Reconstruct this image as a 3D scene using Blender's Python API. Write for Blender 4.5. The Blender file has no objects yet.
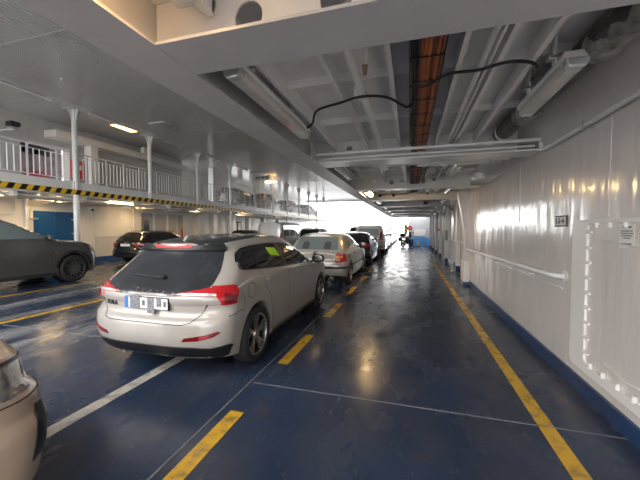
# Car deck of a ferry: parked cars, a low service ceiling, a white wall and a mezzanine
WORLD_STRENGTH = 4.2
EXPOSURE = 0.64
import bpy, bmesh, math, random
from mathutils import Vector, Matrix
from mathutils.bvhtree import BVHTree

random.seed(7)
S = bpy.context.scene
COL = S.collection
PI = math.pi

# ------------------------------------------------------------------ materials
MATS = {}

def mat(name, color=(.8, .8, .8), rough=.5, metal=0., coat=0., spec=.5, var=0., vscale=3., rvar=0., rscale=4.,
        bump=0., bscale=20., stretch=(1, 1, 1), emit=None, estr=0., coat_rough=.05, dirt=None, dscale=1.5, damt=.0):
    """Principled material; colour, roughness and relief are broken up by object-space noise."""
    m = bpy.data.materials.new(name)
    m.use_nodes = True
    nt = m.node_tree
    N, L = nt.nodes, nt.links
    b = N['Principled BSDF']
    b.inputs['Base Color'].default_value = (*color, 1)
    b.inputs['Roughness'].default_value = rough
    b.inputs['Metallic'].default_value = metal
    b.inputs['Coat Weight'].default_value = coat
    b.inputs['Coat Roughness'].default_value = coat_rough
    b.inputs['Specular IOR Level'].default_value = spec
    if emit:
        b.inputs['Emission Color'].default_value = (*emit, 1)
        b.inputs['Emission Strength'].default_value = estr
    geo = N.new('ShaderNodeNewGeometry')
    mp = N.new('ShaderNodeMapping')
    mp.inputs['Scale'].default_value = stretch
    L.new(geo.outputs['Position'], mp.inputs['Vector'])

    def noise(scale, detail=4.):
        n = N.new('ShaderNodeTexNoise')
        n.inputs['Scale'].default_value = scale
        n.inputs['Detail'].default_value = detail
        L.new(mp.outputs['Vector'], n.inputs['Vector'])
        return n
    col_out = None
    if var > 0:
        n = noise(vscale)
        r = N.new('ShaderNodeValToRGB')
        r.color_ramp.elements[0].position = .3
        r.color_ramp.elements[1].position = .7
        r.color_ramp.elements[0].color = (*[c * (1 - var) for c in color], 1)
        r.color_ramp.elements[1].color = (*[min(1, c * (1 + var)) for c in color], 1)
        L.new(n.outputs['Fac'], r.inputs['Fac'])
        col_out = r.outputs['Color']
    if dirt:
        n = noise(dscale, 8.)
        r = N.new('ShaderNodeValToRGB')
        r.color_ramp.elements[0].position = .5
        r.color_ramp.elements[1].position = .72
        r.color_ramp.elements[0].color = (0, 0, 0, 1)
        r.color_ramp.elements[1].color = (damt, damt, damt, 1)
        L.new(n.outputs['Fac'], r.inputs['Fac'])
        mx = N.new('ShaderNodeMix')
        mx.data_type = 'RGBA'
        mx.inputs['A'].default_value = (*color, 1)
        mx.inputs['B'].default_value = (*dirt, 1)
        if col_out:
            L.new(col_out, mx.inputs['A'])
        L.new(r.outputs['Color'], mx.inputs['Factor'])
        col_out = mx.outputs['Result']
    if col_out:
        L.new(col_out, b.inputs['Base Color'])
    if rvar > 0:
        n = noise(rscale, 6.)
        mr = N.new('ShaderNodeMapRange')
        mr.inputs['From Min'].default_value = .32
        mr.inputs['From Max'].default_value = .68
        mr.inputs['To Min'].default_value = max(.02, rough - rvar)
        mr.inputs['To Max'].default_value = min(1, rough + rvar)
        L.new(n.outputs['Fac'], mr.inputs['Value'])
        L.new(mr.outputs['Result'], b.inputs['Roughness'])
    if bump > 0:
        n = noise(bscale, 3.)
        bp = N.new('ShaderNodeBump')
        bp.inputs['Strength'].default_value = 1
        bp.inputs['Distance'].default_value = bump
        L.new(n.outputs['Fac'], bp.inputs['Height'])
        L.new(bp.outputs['Normal'], b.inputs['Normal'])
        if coat > 0:
            L.new(bp.outputs['Normal'], b.inputs['Coat Normal'])
    MATS[name] = m
    return m

# ------------------------------------------------------------------ object helpers
def tag(o, label=None, cat=None, group=None, kind=None):
    if label: o['label'] = label
    if cat: o['category'] = cat
    if group: o['group'] = group
    if kind: o['kind'] = kind
    return o

def thing(name, label, cat, loc=(0, 0, 0), rz=0., group=None):
    o = bpy.data.objects.new(name, None)
    o.empty_display_size = .1
    COL.objects.link(o)
    o.location = loc
    o.rotation_euler = (0, 0, rz)
    return tag(o, label, cat, group)

class MB:
    def __init__(s):
        s.v = []; s.f = []
    def add(s, vs, fs):
        b = len(s.v)
        s.v += [Vector(p) for p in vs]
        s.f += [tuple(b + i for i in q) for q in fs]
        return s
    def box(s, x0, x1, y0, y1, z0, z1):
        vs = [(x, y, z) for x in (x0, x1) for y in (y0, y1) for z in (z0, z1)]
        return s.add(vs, [(0, 1, 3, 2), (4, 6, 7, 5), (0, 4, 5, 1), (2, 3, 7, 6), (0, 2, 6, 4), (1, 5, 7, 3)])
    def obox(s, c, ax, ay, az):
        """box with half-axis vectors"""
        c, ax, ay, az = map(Vector, (c, ax, ay, az))
        vs = [c + ax * i + ay * j + az * k for i in (-1, 1) for j in (-1, 1) for k in (-1, 1)]
        return s.add(vs, [(0, 1, 3, 2), (4, 6, 7, 5), (0, 4, 5, 1), (2, 3, 7, 6), (0, 2, 6, 4), (1, 5, 7, 3)])
    def bar(s, p0, p1, w, h, up=(0, 0, 1)):
        p0, p1, up = Vector(p0), Vector(p1), Vector(up)
        d = (p1 - p0)
        a = d.normalized().cross(up).normalized()
        u = a.cross(d.normalized())
        return s.obox((p0 + p1) / 2, d / 2, a * w / 2, u * h / 2)
    def cyl(s, p0, p1, r0, r1=None, n=16):
        r1 = r0 if r1 is None else r1
        p0, p1 = Vector(p0), Vector(p1)
        d = (p1 - p0).normalized()
        a = d.orthogonal().normalized(); b = d.cross(a)
        vs = []
        for p, r in ((p0, r0), (p1, r1)):
            for i in range(n):
                t = 2 * PI * i / n
                vs.append(p + (a * math.cos(t) + b * math.sin(t)) * r)
        fs = [(i, (i + 1) % n, n + (i + 1) % n, n + i) for i in range(n)]
        fs += [tuple(range(n - 1, -1, -1)), tuple(range(n, 2 * n))]
        return s.add(vs, fs)
    def tube(s, path, r, n=8):
        P = [Vector(p) for p in path]
        vs = []
        a = None
        for i, p in enumerate(P):
            d = (P[min(i + 1, len(P) - 1)] - P[max(i - 1, 0)]).normalized()
            if a is None:
                a = d.orthogonal().normalized()
            else:
                a = (a - d * a.dot(d)).normalized()
            b = d.cross(a)
            rr = r(i / (len(P) - 1)) if callable(r) else r
            for k in range(n):
                t = 2 * PI * k / n
                vs.append(p + (a * math.cos(t) + b * math.sin(t)) * rr)
        fs = []
        for i in range(len(P) - 1):
            for k in range(n):
                fs.append((i * n + k, i * n + (k + 1) % n, (i + 1) * n + (k + 1) % n, (i + 1) * n + k))
        m = (len(P) - 1) * n
        fs += [tuple(range(n - 1, -1, -1)), tuple(range(m, m + n))]
        return s.add(vs, fs)
    def lathe(s, prof, c, axis='z', n=32):
        """prof: list of (radius, height) closed on itself when first != last radius 0"""
        c = Vector(c)
        vs = []
        for r, h in prof:
            for i in range(n):
                t = 2 * PI * i / n
                u, w = r * math.cos(t), r * math.sin(t)
                vs.append(c + Vector({'z': (u, w, h), 'x': (h, u, w), 'y': (u, h, w)}[axis]))
        fs = []
        for j in range(len(prof) - 1):
            for i in range(n):
                fs.append((j * n + i, j * n + (i + 1) % n, (j + 1) * n + (i + 1) % n, (j + 1) * n + i))
        return s.add(vs, fs)
    def prism(s, poly, axis, a0, a1):
        """extrude 2D polygon along axis: x -> (y,z), y -> (x,z), z -> (x,y)"""
        def p3(a, p):
            return {'x': (a, p[0], p[1]), 'y': (p[0], a, p[1]), 'z': (p[0], p[1], a)}[axis]
        n = len(poly)
        vs = [p3(a0, p) for p in poly] + [p3(a1, p) for p in poly]
        fs = [(i, (i + 1) % n, n + (i + 1) % n, n + i) for i in range(n)]
        fs += [tuple(range(n - 1, -1, -1)), tuple(range(n, 2 * n))]
        return s.add(vs, fs)
    def blob(s, c, rx, ry, rz, e=.7, n=16, m=10):
        """superellipsoid"""
        def sg(x, e): return math.copysign(abs(x) ** e, x)
        vs = []
        for j in range(m + 1):
            ph = -PI / 2 + PI * j / m
            for i in range(n):
                t = 2 * PI * i / n
                cp = sg(math.cos(ph), e)
                vs.append((c[0] + rx * cp * sg(math.cos(t), e), c[1] + ry * cp * sg(math.sin(t), e), c[2] + rz * sg(math.sin(ph), e)))
        fs = [(j * n + i, j * n + (i + 1) % n, (j + 1) * n + (i + 1) % n, (j + 1) * n + i) for j in range(m) for i in range(n)]
        return s.add(vs, fs)
    def plate_holes(s, x0, x1, z0, z1, y, th, holes, nseg=32):
        """vertical plate in XZ with round holes (cx, cz, r)"""
        holes = sorted(holes)
        xs = [x0]
        for h in holes:
            xs += [h[0] - h[2] - .03, h[0] + h[2] + .03]
        xs.append(x1)
        for k in range(0, len(xs) - 1, 2):
            if xs[k + 1] - xs[k] > 1e-4:
                s.box(xs[k], xs[k + 1], y - th / 2, y + th / 2, z0, z1)
        for cx, cz, r in holes:
            a0, a1 = cx - r - .03, cx + r + .03
            ring, outer = [], []
            for i in range(nseg):
                t = 2 * PI * i / nseg
                c, sn = math.cos(t), math.sin(t)
                ring.append((cx + r * c, cz + r * sn))
                k = 1e9
                if c > 1e-9: k = min(k, (a1 - cx) / c)
                if c < -1e-9: k = min(k, (a0 - cx) / c)
                if sn > 1e-9: k = min(k, (z1 - cz) / sn)
                if sn < -1e-9: k = min(k, (z0 - cz) / sn)
                outer.append((cx + k * c, cz + k * sn))
            vs, fs = [], []
            for yy in (y - th / 2, y + th / 2):
                vs += [(p[0], yy, p[1]) for p in ring] + [(p[0], yy, p[1]) for p in outer]
            n = nseg
            for i in range(n):
                j = (i + 1) % n
                fs += [(i, j, n + j, n + i), (2 * n + i, 3 * n + i, 3 * n + j, 2 * n + j), (i, 2 * n + i, 2 * n + j, j)]
            s.add(vs, fs)
            for (px, sx) in ((a0, -1), (a1, 1)):          # corner fill
                for (pz, sz) in ((z0, -1), (z1, 1)):
                    best = [o for o in outer if (o[0] - cx) * sx > 0 and (o[1] - cz) * sz > 0]
                    if not best: continue
                    side = min(best, key=lambda o: abs(o[0] - px) * 10 + abs(o[1] - pz))
                    top = min(best, key=lambda o: abs(o[1] - pz) * 10 + abs(o[0] - px))
                    for yy in (y - th / 2, y + th / 2):
                        s.add([(px, yy, pz), (side[0], yy, side[1]), (top[0], yy, top[1])], [(0, 1, 2)])
        return s
    def build(s, name, m, parent=None, smooth=None, bevel=0., base=True, label=None, cat=None, group=None, kind=None, local=False):
        """link as ONE object. Top-level: origin at the base centre. Child: world verts unless local=True."""
        me = bpy.data.meshes.new(name)
        if parent is not None:
            off = Vector((0, 0, 0)) if local else Vector(parent_world(parent))
        else:
            xs = [p.x for p in s.v]; ys = [p.y for p in s.v]; zs = [p.z for p in s.v]
            off = Vector(((min(xs) + max(xs)) / 2, (min(ys) + max(ys)) / 2, min(zs)))
        me.from_pydata([p - off for p in s.v], [], s.f)
        bm = bmesh.new(); bm.from_mesh(me)
        bmesh.ops.recalc_face_normals(bm, faces=bm.faces)
        bm.to_mesh(me); bm.free()
        me.materials.append(m)
        if smooth is not None:
            me.polygons.foreach_set('use_smooth', [True] * len(me.polygons))
            if smooth > 0:
                me.set_sharp_from_angle(angle=math.radians(smooth))
        o = bpy.data.objects.new(name, me)
        COL.objects.link(o)
        if parent is not None: o.parent = parent
        else: o.location = off
        if bevel > 0:
            b = o.modifiers.new('Bevel', 'BEVEL'); b.width = bevel; b.segments = 2; b.limit_method = 'ANGLE'
        return tag(o, label, cat, group, kind)

def parent_world(o):
    p = Vector((0, 0, 0))
    while o is not None:
        p += o.location
        o = o.parent
    return p

def struct(mb, name, m, label=None, **k):
    return mb.build(name, m, kind='structure', label=label, **k)

def text_mesh(s, size, align='CENTER', extrude=.002, bold=0.):
    cu = bpy.data.curves.new('t', 'FONT')
    cu.body = s; cu.size = size; cu.align_x = align; cu.align_y = 'CENTER'; cu.extrude = extrude; cu.offset = bold
    cu.resolution_u = 3
    o = bpy.data.objects.new('t', cu); COL.objects.link(o)
    dg = bpy.context.evaluated_depsgraph_get(); dg.update()
    me = bpy.data.meshes.new_from_object(o.evaluated_get(dg))
    vs = [v.co.copy() for v in me.vertices]; fs = [tuple(p.vertices) for p in me.polygons]
    bpy.data.objects.remove(o); bpy.data.curves.remove(cu); bpy.data.meshes.remove(me)
    return vs, fs

def copy_tree(o, parent=None):
    c = o.copy(); COL.objects.link(c); c.parent = parent
    for ch in list(o.children): copy_tree(ch, c)
    return c

# ------------------------------------------------------------------ curve helpers
def curve(pts):
    """monotone cubic interpolation through (x, y) points"""
    xs = [p[0] for p in pts]; ys = [p[1] for p in pts]
    n = len(xs)
    d = [(ys[i + 1] - ys[i]) / (xs[i + 1] - xs[i]) for i in range(n - 1)]
    m = [d[0]] + [0 if d[i - 1] * d[i] <= 0 else 2 * d[i - 1] * d[i] / (d[i - 1] + d[i]) for i in range(1, n - 1)] + [d[-1]]
    def f(x):
        if x <= xs[0]: return ys[0]
        if x >= xs[-1]: return ys[-1]
        i = 0
        while x > xs[i + 1]: i += 1
        h = xs[i + 1] - xs[i]; t = (x - xs[i]) / h
        return ((2 * t**3 - 3 * t**2 + 1) * ys[i] + (t**3 - 2 * t**2 + t) * h * m[i] + (-2 * t**3 + 3 * t**2) * ys[i + 1] + (t**3 - t**2) * h * m[i + 1])
    return f
# ------------------------------------------------------------------ material palette
WHITE = mat('white_gloss_paint', (.72, .685, .665), .2, coat=.45, var=.03, vscale=.7, bump=.021, bscale=2.3, stretch=(1, 1.2, .3), coat_rough=.1, rvar=.07, rscale=2)
WHITE2 = mat('white_paint', (.78, .76, .735), .35, var=.04, vscale=2)
CEILW = mat('ceiling_gloss_paint', (.62, .612, .608), .18, coat=.3, var=.03, bump=.0015, bscale=1.2, coat_rough=.09)
STEEL = mat('grey_white_steel_paint', (.82, .81, .80), .28, coat=.2, var=.06, vscale=2.5, bump=.0012, bscale=6)
BEAMP = mat('beam_paint', (.56, .55, .555), .36, var=.05, vscale=4, bump=.0005, bscale=60)
FASCIA = mat('fascia_paint', (.8, .795, .785), .3, var=.04)
PIPEW = mat('pipe_paint', (.8, .795, .785), .3, var=.05, vscale=6)
NAVY = mat('navy_paint', (.018, .05, .13), .3, var=.25, vscale=3, bump=.001)
BLUEDOOR = mat('blue_door_paint', (.01, .085, .25), .35, var=.1)
LIGHTBLUE = mat('light_blue_paint', (.09, .33, .72), .35, var=.1)
BLACK = mat('black_plastic', (.012, .012, .013), .4)
RUBBER = mat('tyre_rubber', (.016, .016, .017), .75, bump=.001, bscale=60)
CABLEK = mat('black_cable', (.01, .01, .011), .45)
CABLEO = mat('orange_cable', (.42, .115, .035), .45, var=.3, vscale=14)
CABLEB = mat('brown_cable', (.2, .065, .03), .5, var=.3, vscale=14)
DUCT = mat('dark_insulation', (.09, .085, .08), .38, var=.4, vscale=7, bump=.012, bscale=9, metal=.35)
SILVER = mat('silver_metal', (.6, .6, .6), .3, metal=.9)
CHROME = mat('chrome', (.8, .8, .8), .1, metal=1.)
DARKMETAL = mat('dark_metal', (.03, .03, .032), .32, metal=.5)
GLASSLAMP = mat('clear_lamp_cover', (.62, .61, .57), .12, coat=.6, var=.1, vscale=9)
WARMLAMP = mat('lit_warm_lamp', (.9, .8, .6), .3, emit=(1, .66, .3), estr=28.)
WARMSTRIP = mat('lit_warm_strip', (.9, .8, .6), .3, emit=(1, .66, .3), estr=34.)
WARMBIG = mat('lit_warm_tube', (.9, .85, .7), .3, emit=(1, .66, .3), estr=34.)
WARMSOFT = mat('lit_dim_warm_tube', (.9, .85, .7), .3, emit=(1, .6, .24), estr=9.)
RED = mat('red_paint', (.55, .03, .03), .4)
YELLOW = mat('yellow_paint', (.75, .5, .02), .4)
HIVIS = mat('lime_paper', (.52, .85, .04), .7)
PAPER = mat('white_paper', (.78, .78, .75), .6)
INK = mat('grey_ink', (.12, .12, .12), .6)
GREENINK = mat('dark_green_ink', (.03, .09, .07), .5)
REDGLASS = mat('red_lamp_glass', (.42, .012, .018), .12, coat=.8)
REDDARK = mat('dark_red_lamp_glass', (.16, .006, .01), .12, coat=.8)
CLEARGLASS = mat('clear_lamp_glass', (.62, .64, .66), .08, coat=1., metal=.25)
AMBER = mat('amber_lamp_glass', (.75, .25, .03), .15, coat=.7)
GLASS = mat('tinted_car_glass', (.014, .016, .018), .04, coat=1., spec=.9)
GLASSD = mat('dusty_tinted_glass', (.022, .025, .03), .16, coat=.4, var=.25, vscale=6, spec=.6)
REDMATT = mat('red_lens', (.5, .02, .025), .5)
WARMPANEL = mat('lit_amber_panel', (.9, .8, .6), .3, emit=(1, .6, .22), estr=4.)
HEADGLASS = mat('smoked_headlamp_glass', (.16, .165, .17), .1, coat=1., var=.6, vscale=12)
FLANGEW = mat('bright_white_paint', (.86, .84, .82), .3)
ALLOY = mat('satin_alloy', (.42, .42, .42), .3, metal=.85)
GLASSP = mat('see_through_pale_glass', (.34, .38, .38), .08, coat=1.)
RIMGREY = mat('dark_grey_alloy', (.16, .16, .16), .3, metal=.7)
BLUEBASE = mat('blue_base_paint', (.03, .1, .3), .35)
GLASSL = mat('pale_car_glass', (.16, .2, .2), .05, coat=1.)
PLATEW = mat('plate_white', (.7, .71, .72), .4)
PLATEBLUE = mat('plate_blue', (.02, .16, .6), .4)
PLATEGREY = mat('plate_smudge', (.2, .2, .22), .6, var=.5, vscale=60)
SEAM = mat('shut_line', (.02, .02, .02), .7)
P_BEIGE = mat('beige_white_paint', (.37, .345, .315), .3, coat=1., var=.03, vscale=3, coat_rough=.04, dirt=(.42, .38, .33), dscale=2.5, damt=.25)
P_GOLF = mat('champagne_silver_paint', (.37, .345, .295), .32, coat=.8, metal=.15)
P_DARK = mat('dark_car_paint', (.035, .032, .034), .25, coat=1., metal=.3)
P_GREY = mat('dusty_charcoal_paint', (.085, .084, .083), .3, coat=.8, metal=.3, dirt=(.17, .155, .14), dscale=1.3, damt=.5)
P_BLACK = mat('black_car_paint', (.008, .008, .009), .2, coat=1.)
P_WHITE = mat('white_car_paint', (.72, .70, .64), .3, coat=.8)
P_SILVER = mat('silver_car_paint', (.5, .51, .52), .3, coat=.8, metal=.4)
P_MAROON = mat('maroon_car_paint', (.2, .03, .03), .3, coat=.8)
P_TAN = mat('tan_car_paint', (.47, .38, .305), .3, coat=1., var=.04, dirt=(.38, .3, .24), dscale=5, damt=.3, coat_rough=.05)
SEAT = mat('seat_fabric', (.06, .06, .065), .8)

def deck_material():
    m = bpy.data.materials.new('wet_blue_deck_paint')
    m.use_nodes = True
    N, L = m.node_tree.nodes, m.node_tree.links
    b = N['Principled BSDF']
    geo = N.new('ShaderNodeNewGeometry')
    def noise(scale, detail, stretch=(1, 1, 1), dist=0.):
        mp = N.new('ShaderNodeMapping'); mp.inputs['Scale'].default_value = stretch
        L.new(geo.outputs['Position'], mp.inputs['Vector'])
        n = N.new('ShaderNodeTexNoise'); n.inputs['Scale'].default_value = scale; n.inputs['Detail'].default_value = detail
        n.inputs['Distortion'].default_value = dist
        L.new(mp.outputs['Vector'], n.inputs['Vector'])
        return n.outputs['Fac']
    def ramp(fac, p0, p1, c0, c1):
        r = N.new('ShaderNodeValToRGB')
        r.color_ramp.elements[0].position = p0; r.color_ramp.elements[1].position = p1
        r.color_ramp.elements[0].color = (*c0, 1); r.color_ramp.elements[1].color = (*c1, 1)
        L.new(fac, r.inputs['Fac']); return r.outputs['Color']
    def mix(fac, a, c):
        x = N.new('ShaderNodeMix'); x.data_type = 'RGBA'
        L.new(fac, x.inputs['Factor'])
        if isinstance(a, tuple): x.inputs['A'].default_value = (*a, 1)
        else: L.new(a, x.inputs['A'])
        if isinstance(c, tuple): x.inputs['B'].default_value = (*c, 1)
        else: L.new(c, x.inputs['B'])
        return x.outputs['Result']
    base = ramp(noise(.9, 6), .3, .7, (.016, .026, .052), (.017, .038, .088))
    wear = ramp(noise(2.2, 10, (1, .55, 1), 0.), .36, .76, (0, 0, 0), (.5, .5, .5))      # greyed, scuffed areas
    c = mix(wear, base, (.085, .088, .098))
    rust = ramp(noise(3.6, 10), .60, .72, (0, 0, 0), (.5, .5, .5))
    c = mix(rust, c, (.07, .05, .04))
    # wall reflection painted into the left lanes' base colour as pale streaks
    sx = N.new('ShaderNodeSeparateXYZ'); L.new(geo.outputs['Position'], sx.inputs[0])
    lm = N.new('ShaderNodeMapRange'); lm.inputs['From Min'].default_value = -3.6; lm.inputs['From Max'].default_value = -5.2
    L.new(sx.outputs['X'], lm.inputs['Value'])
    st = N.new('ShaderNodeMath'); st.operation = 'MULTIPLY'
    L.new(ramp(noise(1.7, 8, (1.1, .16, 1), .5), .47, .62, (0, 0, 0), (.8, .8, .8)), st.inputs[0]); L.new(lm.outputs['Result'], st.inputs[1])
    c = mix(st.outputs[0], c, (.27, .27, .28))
    speck = ramp(noise(38, 3), .6, .72, (0, 0, 0), (.4, .4, .4))
    c = mix(speck, c, (.09, .09, .09))
    L.new(c, b.inputs['Base Color'])
    wet = ramp(noise(3.5, 10, (1, .45, 1), 0.), .2, .8, (.10, .10, .10), (.40, .40, .40))
    L.new(wet, b.inputs['Roughness'])
    b.inputs['IOR'].default_value = 1.45
    bp = N.new('ShaderNodeBump'); bp.inputs['Strength'].default_value = 1; bp.inputs['Distance'].default_value = .0022
    L.new(noise(6, 8, (1, 1, 1), .3), bp.inputs['Height'])
    L.new(bp.outputs['Normal'], b.inputs['Normal'])
    return m
DECK = deck_material()

def stripe_material(name, c0, c1, pitch, slope, axis='Y'):
    m = bpy.data.materials.new(name)
    m.use_nodes = True
    N, L = m.node_tree.nodes, m.node_tree.links
    b = N['Principled BSDF']; b.inputs['Roughness'].default_value = .35
    geo = N.new('ShaderNodeNewGeometry'); sp = N.new('ShaderNodeSeparateXYZ')
    L.new(geo.outputs['Position'], sp.inputs[0])
    mu = N.new('ShaderNodeMath'); mu.operation = 'MULTIPLY_ADD'; mu.inputs[1].default_value = slope
    L.new(sp.outputs['Z'], mu.inputs[0]); L.new(sp.outputs[axis], mu.inputs[2])
    mo = N.new('ShaderNodeMath'); mo.operation = 'FLOORED_MODULO'; mo.inputs[1].default_value = pitch
    L.new(mu.outputs[0], mo.inputs[0])
    gt = N.new('ShaderNodeMath'); gt.operation = 'GREATER_THAN'; gt.inputs[1].default_value = pitch / 2
    L.new(mo.outputs[0], gt.inputs[0])
    x = N.new('ShaderNodeMix'); x.data_type = 'RGBA'
    x.inputs['A'].default_value = (*c0, 1); x.inputs['B'].default_value = (*c1, 1)
    L.new(gt.outputs[0], x.inputs['Factor'])
    L.new(x.outputs['Result'], b.inputs['Base Color'])
    return m
HAZARD = stripe_material('yellow_black_hazard_paint', (.78, .5, .02), (.012, .012, .012), .34, -.55)
HAZARDX = stripe_material('yellow_black_board_paint', (.8, .55, .02), (.012, .012, .012), .34, 1.15, 'X')
LINE_Y = mat('yellow_line_paint', (.62, .36, .02), .3, dirt=(.1, .09, .07), dscale=9, damt=.75, var=.1, rvar=.12)
LINE_W = mat('white_line_paint', (.5, .47, .42), .35, dirt=(.1, .1, .1), dscale=8, damt=.8, var=.1, rvar=.12)
# ------------------------------------------------------------------ deck, walls, ceilings
Y0, YEND = -6.0, 47.5
YROOF = -.6                                   # open stern; unseen roof cut short here so more sky light enters
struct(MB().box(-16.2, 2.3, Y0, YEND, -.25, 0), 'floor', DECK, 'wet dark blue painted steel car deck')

# welded plate joints standing proud of the deck
SEAMM = mat('worn_weld', (.16, .16, .17), .4, var=.3, vscale=12)
mb = MB()
for y in (2.79, 6.4, 10.2, 14.0, 18.0, 22.0, 26.0):
    mb.box(-1.5, 1.575, y - .006, y + .006, 0, .004)
struct(mb, 'trim_1', SEAMM, 'thin worn weld seams crossing the walkway plates')
mb = MB()
for y in (3.38, 7.2, 11.4):
    mb.box(-6.3, -2.0, y - .007, y + .007, 0, .004)
struct(mb, 'trim_2', SEAMM, 'thin worn weld seams crossing the left car lanes')
struct(MB().box(-1.545, -1.53, -1, 46, 0, .006), 'trim_3', SEAMM, 'long thin weld seam beside the yellow dashes')

# painted lines
struct(MB().box(.985, 1.10, -3, 29.4, 0, .003), 'trim_4', LINE_Y, 'continuous yellow line along the right wall')
y = -2.72
k = 0
while y < 27:
    o = struct(MB().box(-1.455, -1.33, y, y + 1.02, 0, .003), 'trim_%d' % (5 + k), LINE_Y, None)
    o['label'] = 'yellow dash painted beside the parked row of cars'
    o['group'] = 'yellow lane dashes'
    y += 2.0; k += 1
struct(MB().box(-2.70, -2.57, -1.2, 46, 0, .003), 'trim_40', LINE_W, 'off white line running under the row of parked cars')
struct(MB().box(-6.52, -6.38, -2, 5.42, 0, .003), 'trim_41', LINE_Y, 'yellow line in the left lanes before the dark SUV')
struct(MB().box(-9.0, -8.9, 2, 46, 0, .003), 'trim_42', LINE_Y, 'faint yellow line beside the dark SUV')

# right wall: flat plating, a sloped haunch above it
mb = MB()
mb.prism([(1.58, 0), (1.58, 2.54), (1.34, 2.86), (1.34, 2.95), (2.3, 2.95), (2.3, 0)], 'y', Y0, 9.425)
struct(mb, 'wall_right', WHITE, 'glossy white steel wall beside the walkway')
mb = MB()
mb.prism([(1.86, 0), (1.86, 2.54), (1.6, 2.86), (1.6, 2.95), (2.3, 2.95), (2.3, 0)], 'y', 9.57, 30.2)
for y in (10.3, 11.2, 12.1, 13.0, 14.4, 16.1, 17.2, 18.6, 21.5, 23.0):
    mb.box(1.78, 1.87, y, y + .03, .12, 2.6)
struct(mb, 'wall_right_far', WHITE, 'white wall with upright stiffeners beyond the haunched frame')
mb = MB().box(1.555, 1.585, Y0, 9.4, 0, .14)
struct(mb, 'baseboard_right', NAVY, 'navy painted strip at the foot of the right wall')
struct(MB().box(1.82, 1.87, 9.5, 30.1, 0, .14), 'baseboard_right_far', NAVY, 'navy strip at the foot of the far right wall')
mb = MB()
mb.box(1.574, 1.582, 3.9, 9.3, .905, .917)
for y in (3.15, 5.35, 6.9):
    mb.box(1.575, 1.582, y - .006, y + .006, 1.66, 2.54)
struct(mb, 'trim_43', WHITE, 'raised weld beads on the right wall')

# end bulkhead with the pale blue lower half
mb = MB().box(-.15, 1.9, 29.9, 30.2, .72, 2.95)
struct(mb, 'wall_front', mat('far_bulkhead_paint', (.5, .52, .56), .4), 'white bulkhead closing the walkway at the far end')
struct(MB().box(-.15, 1.9, 29.86, 30.2, 0, .72), 'wall_front_lower', LIGHTBLUE, 'pale blue lower part of the far bulkhead')

# roof over the left lanes: ribbed panels, then smooth plating past the pillars
mb = MB()
xs = []
x = -1.5
prof = []
while x > -11.2:
    prof += [(x, 5.9), (x - .052, 5.9), (x - .062, 5.93), (x - .094, 5.93)]
    x -= .104
prof += [(x, 5.9), (x, 6.0), (-1.5, 6.0)]
n = len(prof)
vs = [(p[0], YROOF, p[1]) for p in prof] + [(p[0], 47.0, p[1]) for p in prof]
fs = [(i, (i + 1) % n, n + (i + 1) % n, n + i) for i in range(n)]
mb.add(vs, fs)
struct(mb, 'ceiling', CEILW, 'ribbed glossy ceiling over the left car lanes')
struct(MB().box(-16.2, x, YROOF, 47.0, 5.9, 6.0), 'ceiling_over_mezzanine', CEILW, 'smooth ceiling over the mezzanine')
mb = MB()
mb.box(-16.0, -1.6, 46.85, 47.05, 5.7, 5.9)
for y in (5.15, 12.4, 19.6, 26.8, 34.0):
    mb.box(-11.2, -1.6, y - .02, y + .02, 5.893, 5.902)
struct(mb, 'trim_44', BEAMP, 'joint strips across the ribbed ceiling')
# low ceiling over the walkway
struct(MB().box(-1.62, 2.3, YROOF - .5, 28.3, 2.86, 2.94), 'ceiling_low', STEEL, 'low steel ceiling over the walkway')

# left wall below the mezzanine, and above it
mb = MB().box(-14.3, -14.0, Y0, 13.6, 0, 2.95)
for y in (4.2, 7.95, 8.35, 10.95, 13.1):
    mb.box(-14.0, -13.97, y - .012, y + .012, .2, 2.95)
struct(mb, 'wall_left', WHITE2, 'off white wall behind the dark SUV')
struct(MB().box(-14.0, -13.96, Y0, 13.6, 0, .26), 'baseboard_left', BLUEBASE, 'blue strip at the foot of the left wall')
mb = MB().box(-16.2, -14.6, 13.6, 46, 0, 2.95)
struct(mb, 'wall_left_far', WHITE2, 'pale recessed wall under the far mezzanine')
struct(MB().box(-14.62, -14.3, 13.3, 13.6, 0, 2.95), 'wall_left_return', WHITE2)
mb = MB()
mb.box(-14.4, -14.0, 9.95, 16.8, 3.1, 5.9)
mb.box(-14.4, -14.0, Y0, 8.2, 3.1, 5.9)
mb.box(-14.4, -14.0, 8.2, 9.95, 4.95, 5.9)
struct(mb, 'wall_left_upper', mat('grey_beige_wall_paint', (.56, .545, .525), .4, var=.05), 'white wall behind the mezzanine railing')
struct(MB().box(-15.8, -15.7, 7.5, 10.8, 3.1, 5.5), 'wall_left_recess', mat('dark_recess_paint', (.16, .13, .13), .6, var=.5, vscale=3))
struct(MB().box(-14.6, -13.35, 9.0, 16.5, 5.18, 5.46), 'trim_45', WHITE2, 'long white box soffit under the mezzanine ceiling')
mb = MB().box(-16.25, -16.1, 16.8, 46, 3.1, 4.25)
mb.box(-16.25, -16.1, 16.8, 46, 5.15, 5.9)
mb.box(-16.25, -16.1, 16.8, 25.5, 4.25, 5.15)
for k in range(8): mb.box(-16.25, -16.1, 27 + 2.4 * k, 28 + 2.4 * k, 4.25, 5.15)
struct(mb, 'wall_left_bulwark', WHITE2, 'white outer wall with window openings outboard of the mezzanine cars')
mb = MB()
struct(mb.box(-16.2, -11.85, Y0, 46, 2.76, 3.1), 'floor_mezzanine', FASCIA, 'mezzanine car deck slab')
struct(MB().box(-11.86, -11.78, Y0, 46, 2.98, 3.27), 'trim_46', FASCIA, 'white fascia along the mezzanine edge')
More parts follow.
